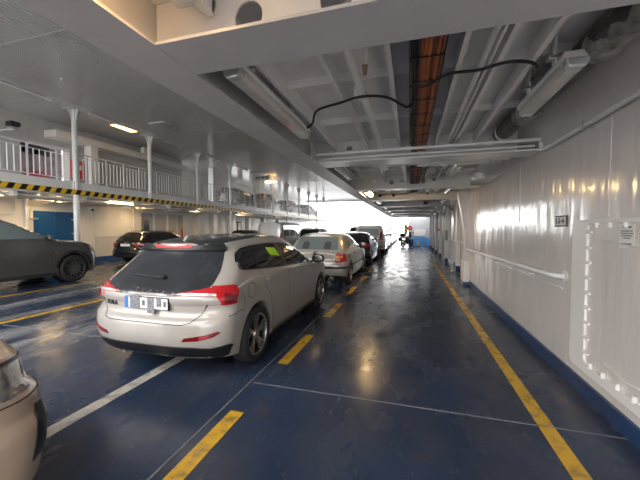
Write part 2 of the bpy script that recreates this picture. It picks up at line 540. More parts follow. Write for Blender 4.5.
struct(MB().box(-11.87, -11.76, Y0, 46, 2.81, 2.985), 'trim_47', HAZARD, 'yellow and black hazard band along the mezzanine edge')

# ------------------------------------------------------------------ girder and crossbeams of the walkway ceiling
t = thing('longitudinal_girder', 'long grey steel girder along the left edge of the low ceiling', 'girder', (-1.455, 12, 2.52))
MB().box(-1.61, -1.305, YROOF - .5, 28.3, 2.52, 2.536).build('bottom_flange', BEAMP, t)
MB().box(-1.465, -1.445, YROOF - .5, 28.3, 2.536, 2.9).build('web', BEAMP, t)
MB().box(-1.7, -1.62, YROOF - .5, 47, 2.86, 6.0).build('side_plating', CEILW, t)
CAPTAN = mat('tan_cap', (.35, .24, .15), .5)
BEAMS = [-1.0, 1.54, 4.65, 7.95, 10.95, 14.1, 17.2, 20.3, 23.4, 26.5]
bl = ['crossbeam behind the camera position', 'wide crossbeam nearest the camera with round lightening holes', 'second crossbeam from the camera, behind the two white pipes',
      'third crossbeam from the camera', 'fourth crossbeam from the camera, lit warm by a lamp', 'fifth crossbeam from the camera', 'sixth crossbeam from the camera',
      'seventh crossbeam from the camera', 'eighth crossbeam from the camera', 'ninth crossbeam from the camera, nearest the far bulkhead']
for y, lb in zip(BEAMS, bl):
    t = thing('crossbeam', lb, 'beam', (0, y, 2.52), group='crossbeams of the low ceiling')
    xr = 1.555 if y < 9 else 1.83
    xw = 1.33 if y < 9 else 1.59
    w = .165 if y < 3 else .19
    MB().box(-1.303, xr, y - w, y + w, 2.52, 2.536).build('bottom_flange', BEAMP if y < 3 else STEEL, t)
    mb = MB()
    holes = [(-1.07, 2.78, .035), (-.84, 2.685, .082), (-.36, 2.685, .082), (.12, 2.7, .075), (.6, 2.7, .075)] if y < 3 else [(-.88, 2.74, .045), (-.2, 2.72, .04), (.55, 2.73, .045)]
    mb.plate_holes(-1.44, xw, 2.536, 2.858, y, .012, holes)
    mb.build('web', STEEL, t)
    for cx, cz, yb in ((-.45, 2.70, 7.95), (.3, 2.70, 7.95), (-.55, 2.70, 10.95), (-1.0, 2.70, 10.95)):
        if yb == y: MB().cyl((cx, y - .006, cz), (cx, y - .035, cz), .055, .045, n=20).build('web_cap', CAPTAN if y < 9 else BLACK, t, smooth=40, label='tan round cap' if y < 9 else 'black round cap')
    mb = MB()                                             # curved bracket into the girder
    arc = [(-1.44, 2.536), (-1.18, 2.536)] + [(-1.18 - .26 * math.sin(a), 2.796 - .26 * math.cos(a) + .0) for a in [PI / 2 * i / 8 for i in range(9)]][1:]
    arc = [(-1.44, 2.54), (-1.10, 2.54)] + [(-1.10 - .30 * math.sin(PI / 2 * i / 8), 2.84 - .30 * math.cos(PI / 2 * i / 8)) for i in range(1, 9)] + [(-1.44, 2.85)]
    mb.prism(arc, 'y', y - w + .02, y - w + .03)
    if y > 2: mb.build('bracket', STEEL, t)

# stiffeners of the low ceiling plate: flat bars along the deck, one per bay
STX = [-1.06, -.6, -.15, .325, .585, .81]
names = ['leftmost', 'second from left', 'third from left', 'third from right', 'second from right', 'rightmost']
for i, x in enumerate(STX):
    mb = MB()
    for a, b in zip(BEAMS[:-1], BEAMS[1:]):
        if b < 28: mb.box(x - .006, x + .006, a + .02, b - .02, 2.72, 2.86); mb.box(x - .018, x + .018, a + .02, b - .02, 2.714, 2.724)
    mb.build('ceiling_stiffener', STEEL, None, label='long steel stiffener under the low ceiling plate, %s of six' % names[i], cat='stiffener', group='low ceiling stiffeners')
mb = MB()
for a, b in zip(BEAMS[:-1], BEAMS[1:]):
    for q in (.35, .68):
        mb.box(-1.44, 1.3, a + (b - a) * q - .006, a + (b - a) * q + .006, 2.79, 2.86)
struct(mb, 'trim_48', STEEL, 'shallow cross ribs under the low ceiling plate')

# haunched web frame where the right wall steps back
t = thing('haunched_bracket', 'white haunched steel bracket on a square foot where the right wall steps back', 'frame', (1.5, 9.5, 0))
MB().prism([(1.60, .62), (1.47, .7), (1.49, 1.1), (1.46, 1.5), (1.38, 2.0), (1.28, 2.52), (1.28, 2.86), (1.6, 2.86)], 'y', 9.43, 9.56).build('haunch', WHITE2, t, bevel=.008)
MB().prism([(1.49, 1.1), (1.46, 1.5), (1.38, 2.0), (1.28, 2.52), (1.265, 2.52), (1.365, 2.0), (1.445, 1.5), (1.475, 1.1), (1.455, .7), (1.47, .7)], 'y', 9.36, 9.63).build('face_flange', WHITE2, t)
MB().box(1.42, 1.577, 9.25, 9.72, .1, .68).build('foot', WHITE2, t, bevel=.012)
MB().box(1.41, 1.577, 9.24, 9.73, 0, .1).build('blue_foot', NAVY, t, bevel=.006)
# posts beyond it
for i, (y, lb) in enumerate([(12.2, 'nearest'), (15.2, 'second'), (18.2, 'third'), (20.9, 'fourth'), (23.6, 'fifth'), (26.2, 'farthest')]):
    x = 1.66 if i == 0 else 1.58
    t = thing('steel_post', 'white square post with a blue foot on the right, %s beyond the web frame' % lb, 'post', (x, y, 0), group='posts along the right side')
    MB().box(x - .06, x + .08, y - .1, y + .1, .22, 2.54).build('shaft', WHITE2, t, bevel=.008)
    MB().box(x - .066, x + .086, y - .106, y + .106, 0, .22).build('foot', NAVY, t, bevel=.006)
t = thing('hose_box', 'grey box fixed to the second post on the right', 'box', (1.5, 15.3, 1.15))
MB().box(1.48, 1.62, 14.85, 15.09, 1.05, 1.5).build('case', mat('box_grey', (.3, .3, .29), .4), t, bevel=.01)
MB().box(1.476, 1.48, 14.95, 14.99, 1.22, 1.32).build('latch', BLACK, t)
mb = MB().cyl((1.51, 18.08, 1.5), (1.51, 18.02, 1.5), .06)
tag(mb.build('emergency_button', RED), 'small red round box on the third post', 'button')
# grab rails between the posts
for a, b, lb in ((9.75, 12.05, 'nearest'), (12.3, 15.05, 'middle'), (15.35, 18.0, 'farthest')):
    t = thing('grab_rail', 'short white rail between right hand posts, %s of three' % lb, 'rail', (1.76, (a + b) / 2, 1.05), group='rails between posts')
    MB().tube([(1.76, a, 1.08), (1.74, a + .15, 1.08), (1.74, b - .15, 1.08), (1.76, b, 1.08)], .022).build('tube', PIPEW, t, smooth=60)
    for q in (a + .3, b - .3): MB().cyl((1.74, q, 1.08), (1.86, q, 1.08), .012, n=8).build('standoff', PIPEW, t)

# ------------------------------------------------------------------ right wall fittings
t = thing('handrail', 'white tube handrail along the right wall', 'handrail', (1.5, 6.5, 1.0))
MB().tube([(1.575, 3.86, 1.05), (1.53, 3.88, 1.05), (1.5, 3.93, 1.05), (1.49, 4.3, 1.045), (1.49, 6, 1.03), (1.49, 9.2, .99)], .03, 12).build('tube', PIPEW, t, smooth=60)
MB().cyl((1.578, 3.86, 1.05), (1.568, 3.86, 1.05), .06).build('end_flange', PIPEW, t, smooth=40)
for y in (4.7, 5.6, 6.5, 7.4, 8.3, 9.1):
    MB().tube([(1.49, y, 1.02), (1.5, y, .97), (1.578, y, .96)], .011, 6).build('bracket', PIPEW, t, smooth=60)

def rrect(a0, a1, b0, b1, r, n=6):
    pts = []
    for cx, cy, st in ((a1 - r, b0 + r, -PI / 2), (a1 - r, b1 - r, 0), (a0 + r, b1 - r, PI / 2), (a0 + r, b0 + r, PI)):
        for i in range(n + 1):
            t_ = st + PI / 2 * i / n
            pts.append((cx + r * math.cos(t_), cy + r * math.sin(t_)))
    return pts

t = thing('hull_hatch', 'white bolted hatch with wide flange in the right wall', 'hatch', (1.57, 2.5, .2))
out, inn = rrect(1.1, 3.665, .235, 1.632, .08), rrect(1.35, 3.42, .315, 1.60, .06)
n = len(out)
vs = [(1.548, *p) for p in out] + [(1.552, *p) for p in inn] + [(1.579, *p) for p in out] + [(1.579, *p) for p in inn]
fs = []
for i in range(n):
    j = (i + 1) % n
    fs += [(i, j, n + j, n + i), (i, 2 * n + i, 2 * n + j, j), (n + i, n + j, 3 * n + j, 3 * n + i)]
MB().add(vs, fs).build('flange', FLANGEW, t)
MB().prism(rrect(1.35, 3.42, .315, 1.60, .06), 'x', 1.572, 1.579).build('cover_plate', WHITE, t)
for z in [.42 + .138 * i for i in range(9)]:
    MB().cyl((1.556, 3.425, z), (1.552, 3.335, z - .004), .017, .011, 10).build('lug', FLANGEW, t, smooth=40)
for y in [3.27 - .19 * i for i in range(9)]:
    MB().cyl((1.558, y, 1.602), (1.554, y - .006, 1.56), .02, .013, 10).build('lug', FLANGEW, t, smooth=40)
for y in [3.30 - .19 * i for i in range(9)]:
    MB().cyl((1.556, y, .31), (1.552, y - .006, .355), .022, .014, 10).build('lug', FLANGEW, t, smooth=40)
MB().tube([(1.572, 3.22, 1.45), (1.56, 3.17, 1.448), (1.56, 2.6, 1.405), (1.572, 2.4, 1.39)], .008, 8).build('grab_bar', PIPEW, t, smooth=60)
MB().tube([(1.572, 3.14, .435), (1.56, 3.1, .433), (1.56, 3.02, .43), (1.56, 2.87, .40), (1.56, 2.72, .42), (1.572, 2.66, .42)], .007, 8).build('lower_bar', PIPEW, t, smooth=60)
# notice on the hatch: lines of print too small to read
t = thing('notice_placard', 'small white printed notice on the hatch cover', 'notice', (1.565, 2.9, 1.4))
MB().box(1.5685, 1.572, 2.815, 2.985, 1.405, 1.59).build('sheet', PAPER, t)
mb = MB()
for z, hw, h in ((1.565, .045, .008), (1.535, .065, .005), (1.517, .07, .005), (1.499, .062, .005), (1.481, .04, .005), (1.435, .055, .008)):
    y = 2.9 + hw
    rnd = random.Random(int(z * 1000))
    while y > 2.9 - hw:
        w = rnd.uniform(.008, .02)
        mb.box(1.5678, 1.5688, y - w, y, z - h, z + h); y -= w + .005
mb.build('print', INK, t)
# small safety sign
t = thing('safety_sign', 'small dark framed safety sign on the right wall left of the hatch', 'sign', (1.575, 3.98, 1.6))
MB().box(1.566, 1.58, 3.84, 4.12, 1.575, 1.695).build('frame', INK, t, bevel=.004)
MB().box(1.563, 1.567, 3.86, 4.10, 1.59, 1.68).build('face', PAPER, t)
mb = MB()
mb.box(1.5615, 1.5635, 4.05, 4.085, 1.60, 1.67)                        # running figure and arrow pictograms
mb.cyl((1.5615, 4.0, 1.66), (1.5635, 4.0, 1.66), .011, n=12)
mb.prism([(4.03, 1.61), (4.01, 1.645), (3.975, 1.648), (3.97, 1.62), (3.985, 1.602), (3.995, 1.625), (4.01, 1.605)], 'x', 1.5615, 1.5635)
mb.prism([(3.955, 1.645), (3.915, 1.645), (3.915, 1.668), (3.87, 1.635), (3.915, 1.602), (3.915, 1.625), (3.955, 1.625)], 'x', 1.5615, 1.5635)
mb.build('pictogram', INK, t)
# pipe run at the top of the right wall
t = thing('wall_pipe', 'white pipe run at the top of the right wall', 'pipe', (1.53, 4, 2.49))
MB().tube([(1.53, -4, 2.5), (1.53, 4.3, 2.5), (1.53, 4.44, 2.52), (1.53, 4.45, 2.6), (1.53, 4.45, 2.75)], .024, 10).build('tube', PIPEW, t, smooth=60)
for y in (1.2, 3.42, 5.3):
    if y < 4.4:
        MB().box(1.49, 1.58, y - .012, y + .012, 2.468, 2.476).build('clamp', SILVER, t)
        MB().cyl((1.5, y, 2.44), (1.5, y, 2.54), .006, n=8).build('clamp_bolt', SILVER, t)
t = thing('wall_pipe', 'white pipe run at the top of the far right wall', 'pipe', (1.7, 18, 2.45))
MB().tube([(1.53, 9.8, 2.46), (1.6, 10.4, 2.46), (1.74, 11.5, 2.46), (1.74, 29, 2.46)], .026, 8).build('tube', PIPEW, t, smooth=60)
# ------------------------------------------------------------------ lamps, pipes and cables under the low ceiling
def lamp(x, y, z, label, L=1.3, lit=None, straps=(.1, .62), group='fluorescent lamps under the low ceiling'):
    t = thing('fluorescent_lamp', label, 'lamp', (x, y, z), group=group)
    MB().prism([(-.07 + x, z + .05), (-.085 + x, z + .062), (-.07 + x, z + .10), (.07 + x, z + .10), (.085 + x, z + .062), (.07 + x, z + .05)], 'y', y, y + L).build('housing', PIPEW, t, bevel=.008)
    dif = [(-.068 + x, z + .052), (-.064 + x, z + .01), (-.045 + x, z - .012), (.045 + x, z - .012), (.064 + x, z + .01), (.068 + x, z + .052)]
    MB().prism(dif, 'y', y + .05, y + L - .05).build('diffuser', lit or GLASSLAMP, t, bevel=.006)
    for a, b in ((y - .02, y + .055), (y + L - .055, y + L + .02)):
        MB().prism([(p[0] * 1.0, p[1] - .004) for p in dif], 'y', a, b).build('end_cap', lit and CLEARGLASS or CLEARGLASS, t, bevel=.012)
    for q in straps:
        yy = y + L * q
        mb = MB().box(x - .10, x - .085, yy - .025, yy + .025, z + .06, 2.855)
        mb.box(x - .11, x + .09, yy - .02, yy + .02, z + .10, z + .108)
        mb.build('hanger', PIPEW, t)
        MB().box(x - .135, x - .085, yy - .03, yy + .03, z + .09, z + .115).build('clip', SILVER, t, bevel=.003)
    return t
lamp(1.03, 2.44, 2.612, 'fluorescent lamp on hangers under the low ceiling, nearest on the right', .92)
lamp(-1.18, 1.93, 2.6, 'fluorescent lamp under the low ceiling, nearest along the left girder', 1.5)
lamp(-1.05, .05, 2.64, 'lit lamp in the ceiling bay overhead, just at the top of the picture', 1.25, WARMSOFT)
for y, lb, lit in ((5.1, 'second', None), (8.6, 'third', WARMBIG), (11.6, 'fourth', None), (14.8, 'fifth', None), (17.9, 'sixth', None), (21, 'seventh', None)):
    lamp(-1.17, y, 2.56, 'fluorescent lamp along the left girder, %s from the camera%s' % (lb, ', lit' if lit else ''), 1.2, lit)
for y, lb in ((5.4, 'second'), (8.4, 'third'), (11.6, 'fourth'), (14.8, 'fifth'), (17.9, 'sixth'), (21, 'seventh')):
    x = 1.0 if y < 9 else 1.2
    lamp(x - .25 if y < 6 else x, y, 2.56, 'fluorescent lamp along the right side of the low ceiling, %s from the camera' % lb, 1.2)

# insulated duct with silvery joints
t = thing('insulated_duct', 'dark insulated duct hanging along the right haunch', 'duct', (1.12, 2.5, 2.64))
MB().tube([(1.22, -1.0, 2.757), (1.20, 1.0, 2.757), (1.13, 3.9, 2.757), (1.10, 4.5, 2.752)], .098, 20).build('pipe', DUCT, t, smooth=60)
INS = mat('crumpled_foil', (.34, .33, .31), .35, metal=.5, var=.5, vscale=14, bump=.02, bscale=18)
mb = MB()
rnd = random.Random(4)
pth = [(1.20 - .028 * i, .55 + .16 * i, 2.72) for i in range(11)]
pth = [(1.215 - .004 * i, 1.72 + .08 * i, 2.742) for i in range(11)]
mb.tube(pth, lambda q: .108 + .007 * math.sin(q * 23) + .004 * math.sin(q * 51), 20)
mb.build('torn_lagging', INS, t, smooth=60)
MB().tube([(1.14, 3.55, 2.745), (1.137, 3.62, 2.745), (1.133, 3.72, 2.745), (1.13, 3.8, 2.745)], lambda q: .115 - .012 * abs(q - .5), 20).build('joint_sleeve', INS, t, smooth=60)
MB().lathe([(0, 4.36), (.11, 4.36), (.11, 4.40), (0, 4.40)], (1.11, 0, 2.75), 'y', 20).build('end_flange', STEEL, t)

# pipes along the bays
def ypipe(name, label, x, z, r, y0, y1, m=PIPEW, collar=()):
    t = thing(name, label, 'pipe', (x, (y0 + y1) / 2, z - r))
    MB().cyl((x, y0, z), (x, y1, z), r, n=14).build('tube', m, t, smooth=60)
    for y in collar:
        MB().lathe([(r, y - .03), (r * 1.5, y - .025), (r * 1.5, y + .025), (r, y + .03)], (x, 0, z), 'y', 16).build('collar', m, t, smooth=40)
    return t
t = ypipe('ceiling_pipe', 'white drain pipe running under the low ceiling left of the cable tray', -.4, 2.70, .03, 1.75, 4.5, PIPEW, (4.42,))
MB().box(-.475, -.43, 2.7, 2.78, 2.66, 2.78).build('bracket', PIPEW, t, bevel=.006)
MB().lathe([(.034, 2.72), (.042, 2.72), (.042, 2.76), (.034, 2.76)], (-.4, 0, 2.70), 'y', 16).build('clip', PIPEW, t, smooth=40)
ypipe('ceiling_pipe', 'slim grey white pipe running right of the cable tray', .47, 2.71, .02, 1.75, 4.5, STEEL)
ypipe('ceiling_pipe', 'thin pipe close beside the slim grey white pipe', .52, 2.715, .012, 1.75, 4.5, STEEL)
for i, (x, y0, y1, r, lb) in enumerate([(.52, 4.9, 5.35, .035, 'slanting stub pipe behind the second crossbeam'), (.3, 4.9, 5.3, .022, 'short stub pipe by the cable bundle behind the second crossbeam'),
                                        (.45, 8.2, 9.5, .05, 'white pipe in the warm lit bay'), (-.1, 5.0, 7.6, .03, 'white pipe in the second bay')]):
    ypipe('ceiling_pipe', lb, x, 2.66, r, y0, y1)
def xpipe(label, y, z, r, x0, x1, collars=()):
    t = thing('cross_pipe', label, 'pipe', ((x0 + x1) / 2, y, z - r))
    MB().cyl((x0, y, z), (x1, y, z), r, n=12).build('tube', PIPEW, t, smooth=60)
    for x in collars: MB().cyl((x - .03, y, z), (x + .03, y, z), r * 1.45, n=14).build('collar', PIPEW, t, smooth=40)
    return t
xpipe('upper white pipe crossing in front of the second crossbeam', 4.36, 2.625, .022, -1.3, 1.5, (-.02, .95))
xpipe('lower slim white pipe crossing in front of the second crossbeam', 4.42, 2.565, .014, -1.3, 1.45)
xpipe('white pipe crossing just behind the second crossbeam', 5.05, 2.56, .025, -.6, 1.35)
xpipe('second white pipe crossing behind the second crossbeam', 5.2, 2.55, .018, .1, 1.3)
xpipe('white pipe crossing behind the third crossbeam', 8.35, 2.58, .03, -.9, 1.3)
# hooks holding the pipe ends at the wall
for i, (x, y) in enumerate([(1.10, 5.05), (1.18, 5.05), (1.26, 5.05), (1.32, 5.1)]):
    mb = MB().tube([(x, y - .06, 2.6), (x, y - .07, 2.52), (x, y - .03, 2.49), (x, y + .03, 2.5), (x, y + .05, 2.56)], .007, 6)
    tag(mb.build('pipe_hook', SILVER, smooth=60), 'small metal hook under the cross pipes near the right wall', 'hook', 'pipe hooks by the right wall')
# valve cluster under the second bay
for x, y, lb in ((-.42, 5.35, 'white valve block hanging in the second bay, left'), (.5, 5.2, 'white junction block hanging behind the second crossbeam, right'), (.62, 8.3, 'white junction block in the warm lit bay')):
    t = thing('junction_box', lb, 'junction box', (x, y, 2.5))
    MB().box(x - .06, x + .06, y - .06, y + .06, 2.52, 2.64).build('case', PIPEW, t, bevel=.012)
    MB().cyl((x - .1, y, 2.55), (x + .1, y, 2.55), .018, n=10).build('gland', SILVER, t, smooth=40)
    MB().cyl((x, y, 2.64), (x, y, 2.86), .012, n=8).build('stem', PIPEW, t)
    MB().cyl((x - .02, y - .03, 2.47), (x - .02, y - .03, 2.52), .022, n=10).build('knob', SILVER, t, smooth=40)
# cable ladder with orange, brown and black cables
t = thing('cable_bundle', 'bundle of orange and black cables running under the low ceiling', 'cable bundle', (.1, 8, 2.63))
rnd = random.Random(2)
cols = [CABLEK, CABLEK, CABLEB, CABLEO, CABLEO, CABLEB, CABLEO, CABLEB]
for row in range(2):
    for i in range(8):
        x = .012 + .024 * i + rnd.uniform(-.004, .004)
        pth = [(x + rnd.uniform(-.005, .005), y, 2.655 + row * .02 + rnd.uniform(-.006, .006)) for y in [-1 + .55 * k for k in range(int(11.5 / .55))]]
        MB().tube(pth, .0135, 7).build('cable', cols[i], t, smooth=60)
for y in [1.78 + .34 * k for k in range(24)]:
    MB().box(.0, .195, y - .004, y + .004, 2.636, 2.7).build('cable_tie', BLACK, t)
mb = MB()
for x in (-.012, .2): mb.box(x - .004, x + .004, -1, 10.3, 2.66, 2.72)
for k in range(26): mb.box(-.01, .198, -.8 + .43 * k, -.775 + .43 * k, 2.69, 2.70)
mb.build('cable_ladder', DARKMETAL, t)
mb = MB()
for i in range(5): mb.tube([(.55 + .03 * i, y, 2.6 + .01 * math.sin(y)) for y in [13 + .5 * k for k in range(10)]], .016, 6)
tag(mb.build('cable_bundle', CABLEB, smooth=60), 'brown cables under the low ceiling far along the walkway', 'cable bundle')
def sag(label, pts, r=.011):
    P = [Vector(p) for p in pts]
    out = []
    for i in range(len(P) - 1):
        p0, p1, p2, p3 = P[max(i - 1, 0)], P[i], P[i + 1], P[min(i + 2, len(P) - 1)]
        for k in range(8):
            q = k / 8
            out.append(.5 * ((2 * p1) + (p2 - p0) * q + (2 * p0 - 5 * p1 + 4 * p2 - p3) * q * q + (3 * p1 - p0 - 3 * p2 + p3) * q ** 3))
    out.append(P[-1])
    return tag(MB().tube(out, r, 8).build('black_cable', CABLEK, smooth=60), label, 'cable')
sag('black cable from the left lamp to the cable bundle', [(-1.1, 3.3, 2.66), (-1.02, 3.25, 2.69), (-.88, 2.95, 2.70), (-.6, 2.75, 2.67), (-.4, 2.65, 2.66), (-.2, 2.75, 2.67), (-.05, 2.95, 2.65), (.0, 2.9, 2.65)])
sag('black cable from the cable bundle to the right lamp', [(.02, 2.55, 2.645), (.12, 2.52, 2.635), (.25, 2.42, 2.65), (.45, 2.45, 2.665), (.62, 2.4, 2.67), (.78, 2.45, 2.665), (.86, 2.6, 2.66), (.88, 2.78, 2.69)])
sag('short black cable to the second lamp on the left', [(-1.08, 5.3, 2.64), (-.95, 5.25, 2.69), (-.7, 5.3, 2.71), (-.4, 5.4, 2.68)], .009)
sag('thin black cable across the warm lit crossbeam', [(-1.1, 10.6, 2.62), (-.8, 10.6, 2.7), (-.4, 10.6, 2.69), (.1, 10.6, 2.74)], .012)
# small sprinkler in the first bay
t = thing('sprinkler', 'small brass sprinkler behind the nearest crossbeam', 'sprinkler', (-.31, 2.2, 2.6))
MB().cyl((-.31, 2.2, 2.86), (-.31, 2.2, 2.68), .014, n=10).build('stem', PIPEW, t)
MB().cyl((-.31, 2.2, 2.68), (-.31, 2.2, 2.62), .022, .014, n=12).build('head', mat('brass', (.4, .33, .2), .35, metal=.8), t, smooth=40)
# pipe passing through the nearest beam
t = ypipe('ceiling_pipe', 'white pipe passing through the second hole of the nearest crossbeam', -.30, 2.72, .03, -1, 1.75)
t = ypipe('ceiling_pipe', 'thin white pipe at the left of the overhead bay', -1.12, 2.78, .028, -1, 1.9)

# ------------------------------------------------------------------ fittings on the high left ceiling
for y, lb in ((6.3, 'nearest'), (8.95, 'second'), (12.5, 'third'), (15.9, 'fourth'), (19.3, 'fifth')):
    t = thing('ceiling_strip_light', 'slim unlit strip light on the high ceiling, %s along the mezzanine edge' % lb, 'lamp', (-11.55, y, 5.8), group='unlit strip lights on the high ceiling')
    MB().box(-11.62, -11.48, y, y + 1.25, 5.85, 5.9).build('housing', BEAMP, t)
    MB().box(-11.6, -11.5, y + .02, y + 1.23, 5.835, 5.85).build('tube_cover', STEEL, t)
    MB().box(-11.63, -11.47, y + 1.2, y + 1.4, 5.83, 5.9).build('end_box', PIPEW, t, bevel=.01)
t = thing('ceiling_light', 'glowing amber light panel on the high ceiling', 'lamp', (-11.85, 10.7, 5.84))
MB().box(-12.05, -11.62, 10.15, 11.25, 5.87, 5.9).build('frame', PIPEW, t)
MB().box(-12.0, -11.67, 10.2, 11.2, 5.855, 5.87).build('diffuser', WARMPANEL, t)
t = thing('ceiling_vent', 'grey square vent panel on the high ceiling', 'vent', (-9.94, 10.9, 5.86))
MB().box(-10.35, -9.6, 10.5, 11.3, 5.87, 5.9).build('frame', STEEL, t)
mb = MB()
for k in range(8): mb.box(-10.3, -9.65, 10.55 + .09 * k, 10.6 + .09 * k, 5.862, 5.872)
mb.build('grille', SILVER, t)
for x, y, lb in ((-9.68, 6.73, 'ceiling sprinkler before the first pillar'), (-9.4, 11.3, 'ceiling sprinkler beside the grey vent panel')):
    t = thing('sprinkler', lb, 'sprinkler', (x, y, 5.8))
    MB().cyl((x, y, 5.9), (x, y, 5.82), .03, n=10).build('stem', STEEL, t)
    MB().cyl((x, y, 5.82), (x, y, 5.80), .05, .02, n=12).build('head', SILVER, t)
# ------------------------------------------------------------------ mezzanine pillars and railings
ORD = ['first', 'second', 'third', 'fourth', 'fifth', 'sixth', 'seventh', 'eighth', 'ninth', 'tenth', 'eleventh', 'twelfth']
PY = [8.58 + 3.42 * i for i in range(11)]
def pillar_flare(y):
    mb = MB()
    for a in range(4):
        t_ = a * PI / 2 + PI / 4 * 0
        c, s_ = math.cos(t_), math.sin(t_)
        pts = [(.075, 5.2), (.075, 5.88), (.24, 5.88), (.225, 5.84), (.16, 5.7), (.115, 5.55), (.09, 5.42)]
        n = (-s_ * .012, c * .012)
        vs = [(-11.8 + c * r - n[0], y + s_ * r - n[1], z) for r, z in pts] + [(-11.8 + c * r + n[0], y + s_ * r + n[1], z) for r, z in pts]
        m = len(pts)
        mb.add(vs, [tuple(range(m)), tuple(range(2 * m - 1, m - 1, -1))] + [(i, (i + 1) % m, m + (i + 1) % m, m + i) for i in range(m)])
    mb.box(-12.05, -11.55, y - .25, y + .25, 5.885, 5.9)
    return mb
PM = mat('pillar_paint', (.78, .8, .79), .25, coat=.3)
for i, y in enumerate(PY):
    t = thing('mezzanine_pillar', 'white round pillar with flared head on the mezzanine edge, %s from the left' % ORD[i], 'pillar', (-11.8, y, 0), group='pillars along the mezzanine edge')
    z0 = 0 if i in (0, 3, 6, 9) else 2.8
    MB().cyl((-11.8, y, 3.0), (-11.8, y, 5.88), .088, n=20).build('shaft', PM, t, smooth=40)
    if z0 == 0: MB().cyl((-11.8, y, 0), (-11.8, y, 2.8), .095, n=20).build('lower_shaft', PM, t, smooth=40)
    pillar_flare(y).build('flared_head', PM, t)
    MB().box(-11.92, -11.74, y - .11, y + .11, 2.99, 3.30).build('edge_shoe', FASCIA, t, bevel=.006)
def railing(a, b, label, n, detail=True):
    t = thing('railing', label, 'railing', (-11.9, (a + b) / 2, 3.27), group='railings along the mezzanine edge')
    MB().cyl((-11.9, a, 4.34), (-11.9, b, 4.34), .025, n=10).build('top_rail', FASCIA, t, smooth=40)
    MB().box(-11.915, -11.885, a, b, 3.36, 3.38).build('bottom_rail', FASCIA, t)
    st = (b - a) / n
    for k in range(n):
        y = a + st * (k + .5)
        post = k % 5 == 2
        if post:
            MB().box(-11.915, -11.885, y - .028, y + .028, 3.1, 4.36).build('post', FASCIA, t)
        else:
            MB().cyl((-11.9, y, 3.37), (-11.9, y, 4.2), .019, n=6).build('baluster', FASCIA, t, smooth=40)
    MB().box(-11.91, -11.89, a, b, 4.19, 4.21).build('upper_rail', FASCIA, t)
railing(3.2, PY[0] - .12, 'white railing of the mezzanine left of the first pillar', 30)
for i in range(10):
    railing(PY[i] + .12, PY[i + 1] - .12, 'white railing of the mezzanine between the %s and %s pillars' % (ORD[i], ORD[i + 1]), 20 if i < 5 else 15)
# inboard columns
for i, y in enumerate((10.6, 19.4, 26.3, 33.1)):
    t = thing('square_column', 'broad white square column on the mezzanine, %s behind the railing' % ORD[i], 'column', (-13.6, y, 3.1), group='square columns on the mezzanine')
    MB().box(-13.8, -13.4, y - .17, y + .17, 3.1, 5.9 if i else 5.18).build('shaft', FASCIA, t, bevel=.015)
    MB().box(-13.84, -13.36, y - .2, y + .2, 3.1, 3.2).build('foot', FASCIA, t)
# camera / loudspeaker on the wall, red cabinet and pieces behind the railing
t = thing('floodlight', 'black floodlight on a white bracket left of the first pillar', 'floodlight', (-13.3, 7.6, 5.0))
MB().box(-13.45, -13.15, 7.45, 7.75, 5.12, 5.28).build('head', BLACK, t, bevel=.03)
MB().box(-13.99, -13.3, 7.55, 7.62, 5.0, 5.04).build('bracket', FASCIA, t)
MB().box(-13.4, -13.2, 7.5, 7.7, 5.03, 5.1).build('mount', SILVER, t, bevel=.01)
t = thing('hose_cabinet', 'red fire hose cabinet on the mezzanine wall behind the first pillar', 'cabinet', (-13.9, 10.25, 3.75))
MB().box(-14.0, -13.8, 9.97, 10.42, 3.75, 4.5).build('case', RED, t, bevel=.01)
MB().box(-13.8, -13.785, 10.0, 10.39, 3.8, 4.45).build('door', RED, t)
MB().box(-13.785, -13.78, 10.1, 10.28, 4.1, 4.3).build('emblem', PAPER, t)
t = thing('stair_gate', 'dark stair opening gate behind the railing near the red cabinet', 'gate', (-15.2, 9.1, 3.1))
for y in (8.4, 8.9, 9.4): MB().box(-15.3, -15.2, y, y + .28, 3.1, 5.0).build('post', mat('mauve_post', (.3, .24, .26), .5), t)
MB().box(-15.3, -15.15, 9.0, 9.9, 3.5, 4.0).build('panel', mat('red_panel', (.35, .05, .08), .5), t)
MB().box(-15.35, -15.2, 8.3, 9.95, 4.7, 5.2).build('dark_head', DARKMETAL, t)
t = thing('wall_conduit', 'curved grey cable on the mezzanine wall by the first square column', 'cable', (-13.95, 10.7, 3.8))
MB().tube([(-13.9, 10.45, 5.2), (-13.92, 10.5, 4.6), (-13.85, 10.55, 4.1), (-13.9, 10.45, 3.9)], .02, 6).build('cable', SILVER, t, smooth=60)
t = thing('wall_box', 'small white box on the soffit behind the second pillar', 'box', (-13.3, 13.2, 5.1))
MB().box(-13.35, -13.15, 13.0, 13.3, 5.46, 5.75).build('case', FASCIA, t, bevel=.02)
MB().cyl((-13.25, 13.15, 5.75), (-13.25, 13.15, 5.9), .03, n=10).build('stem', SILVER, t)
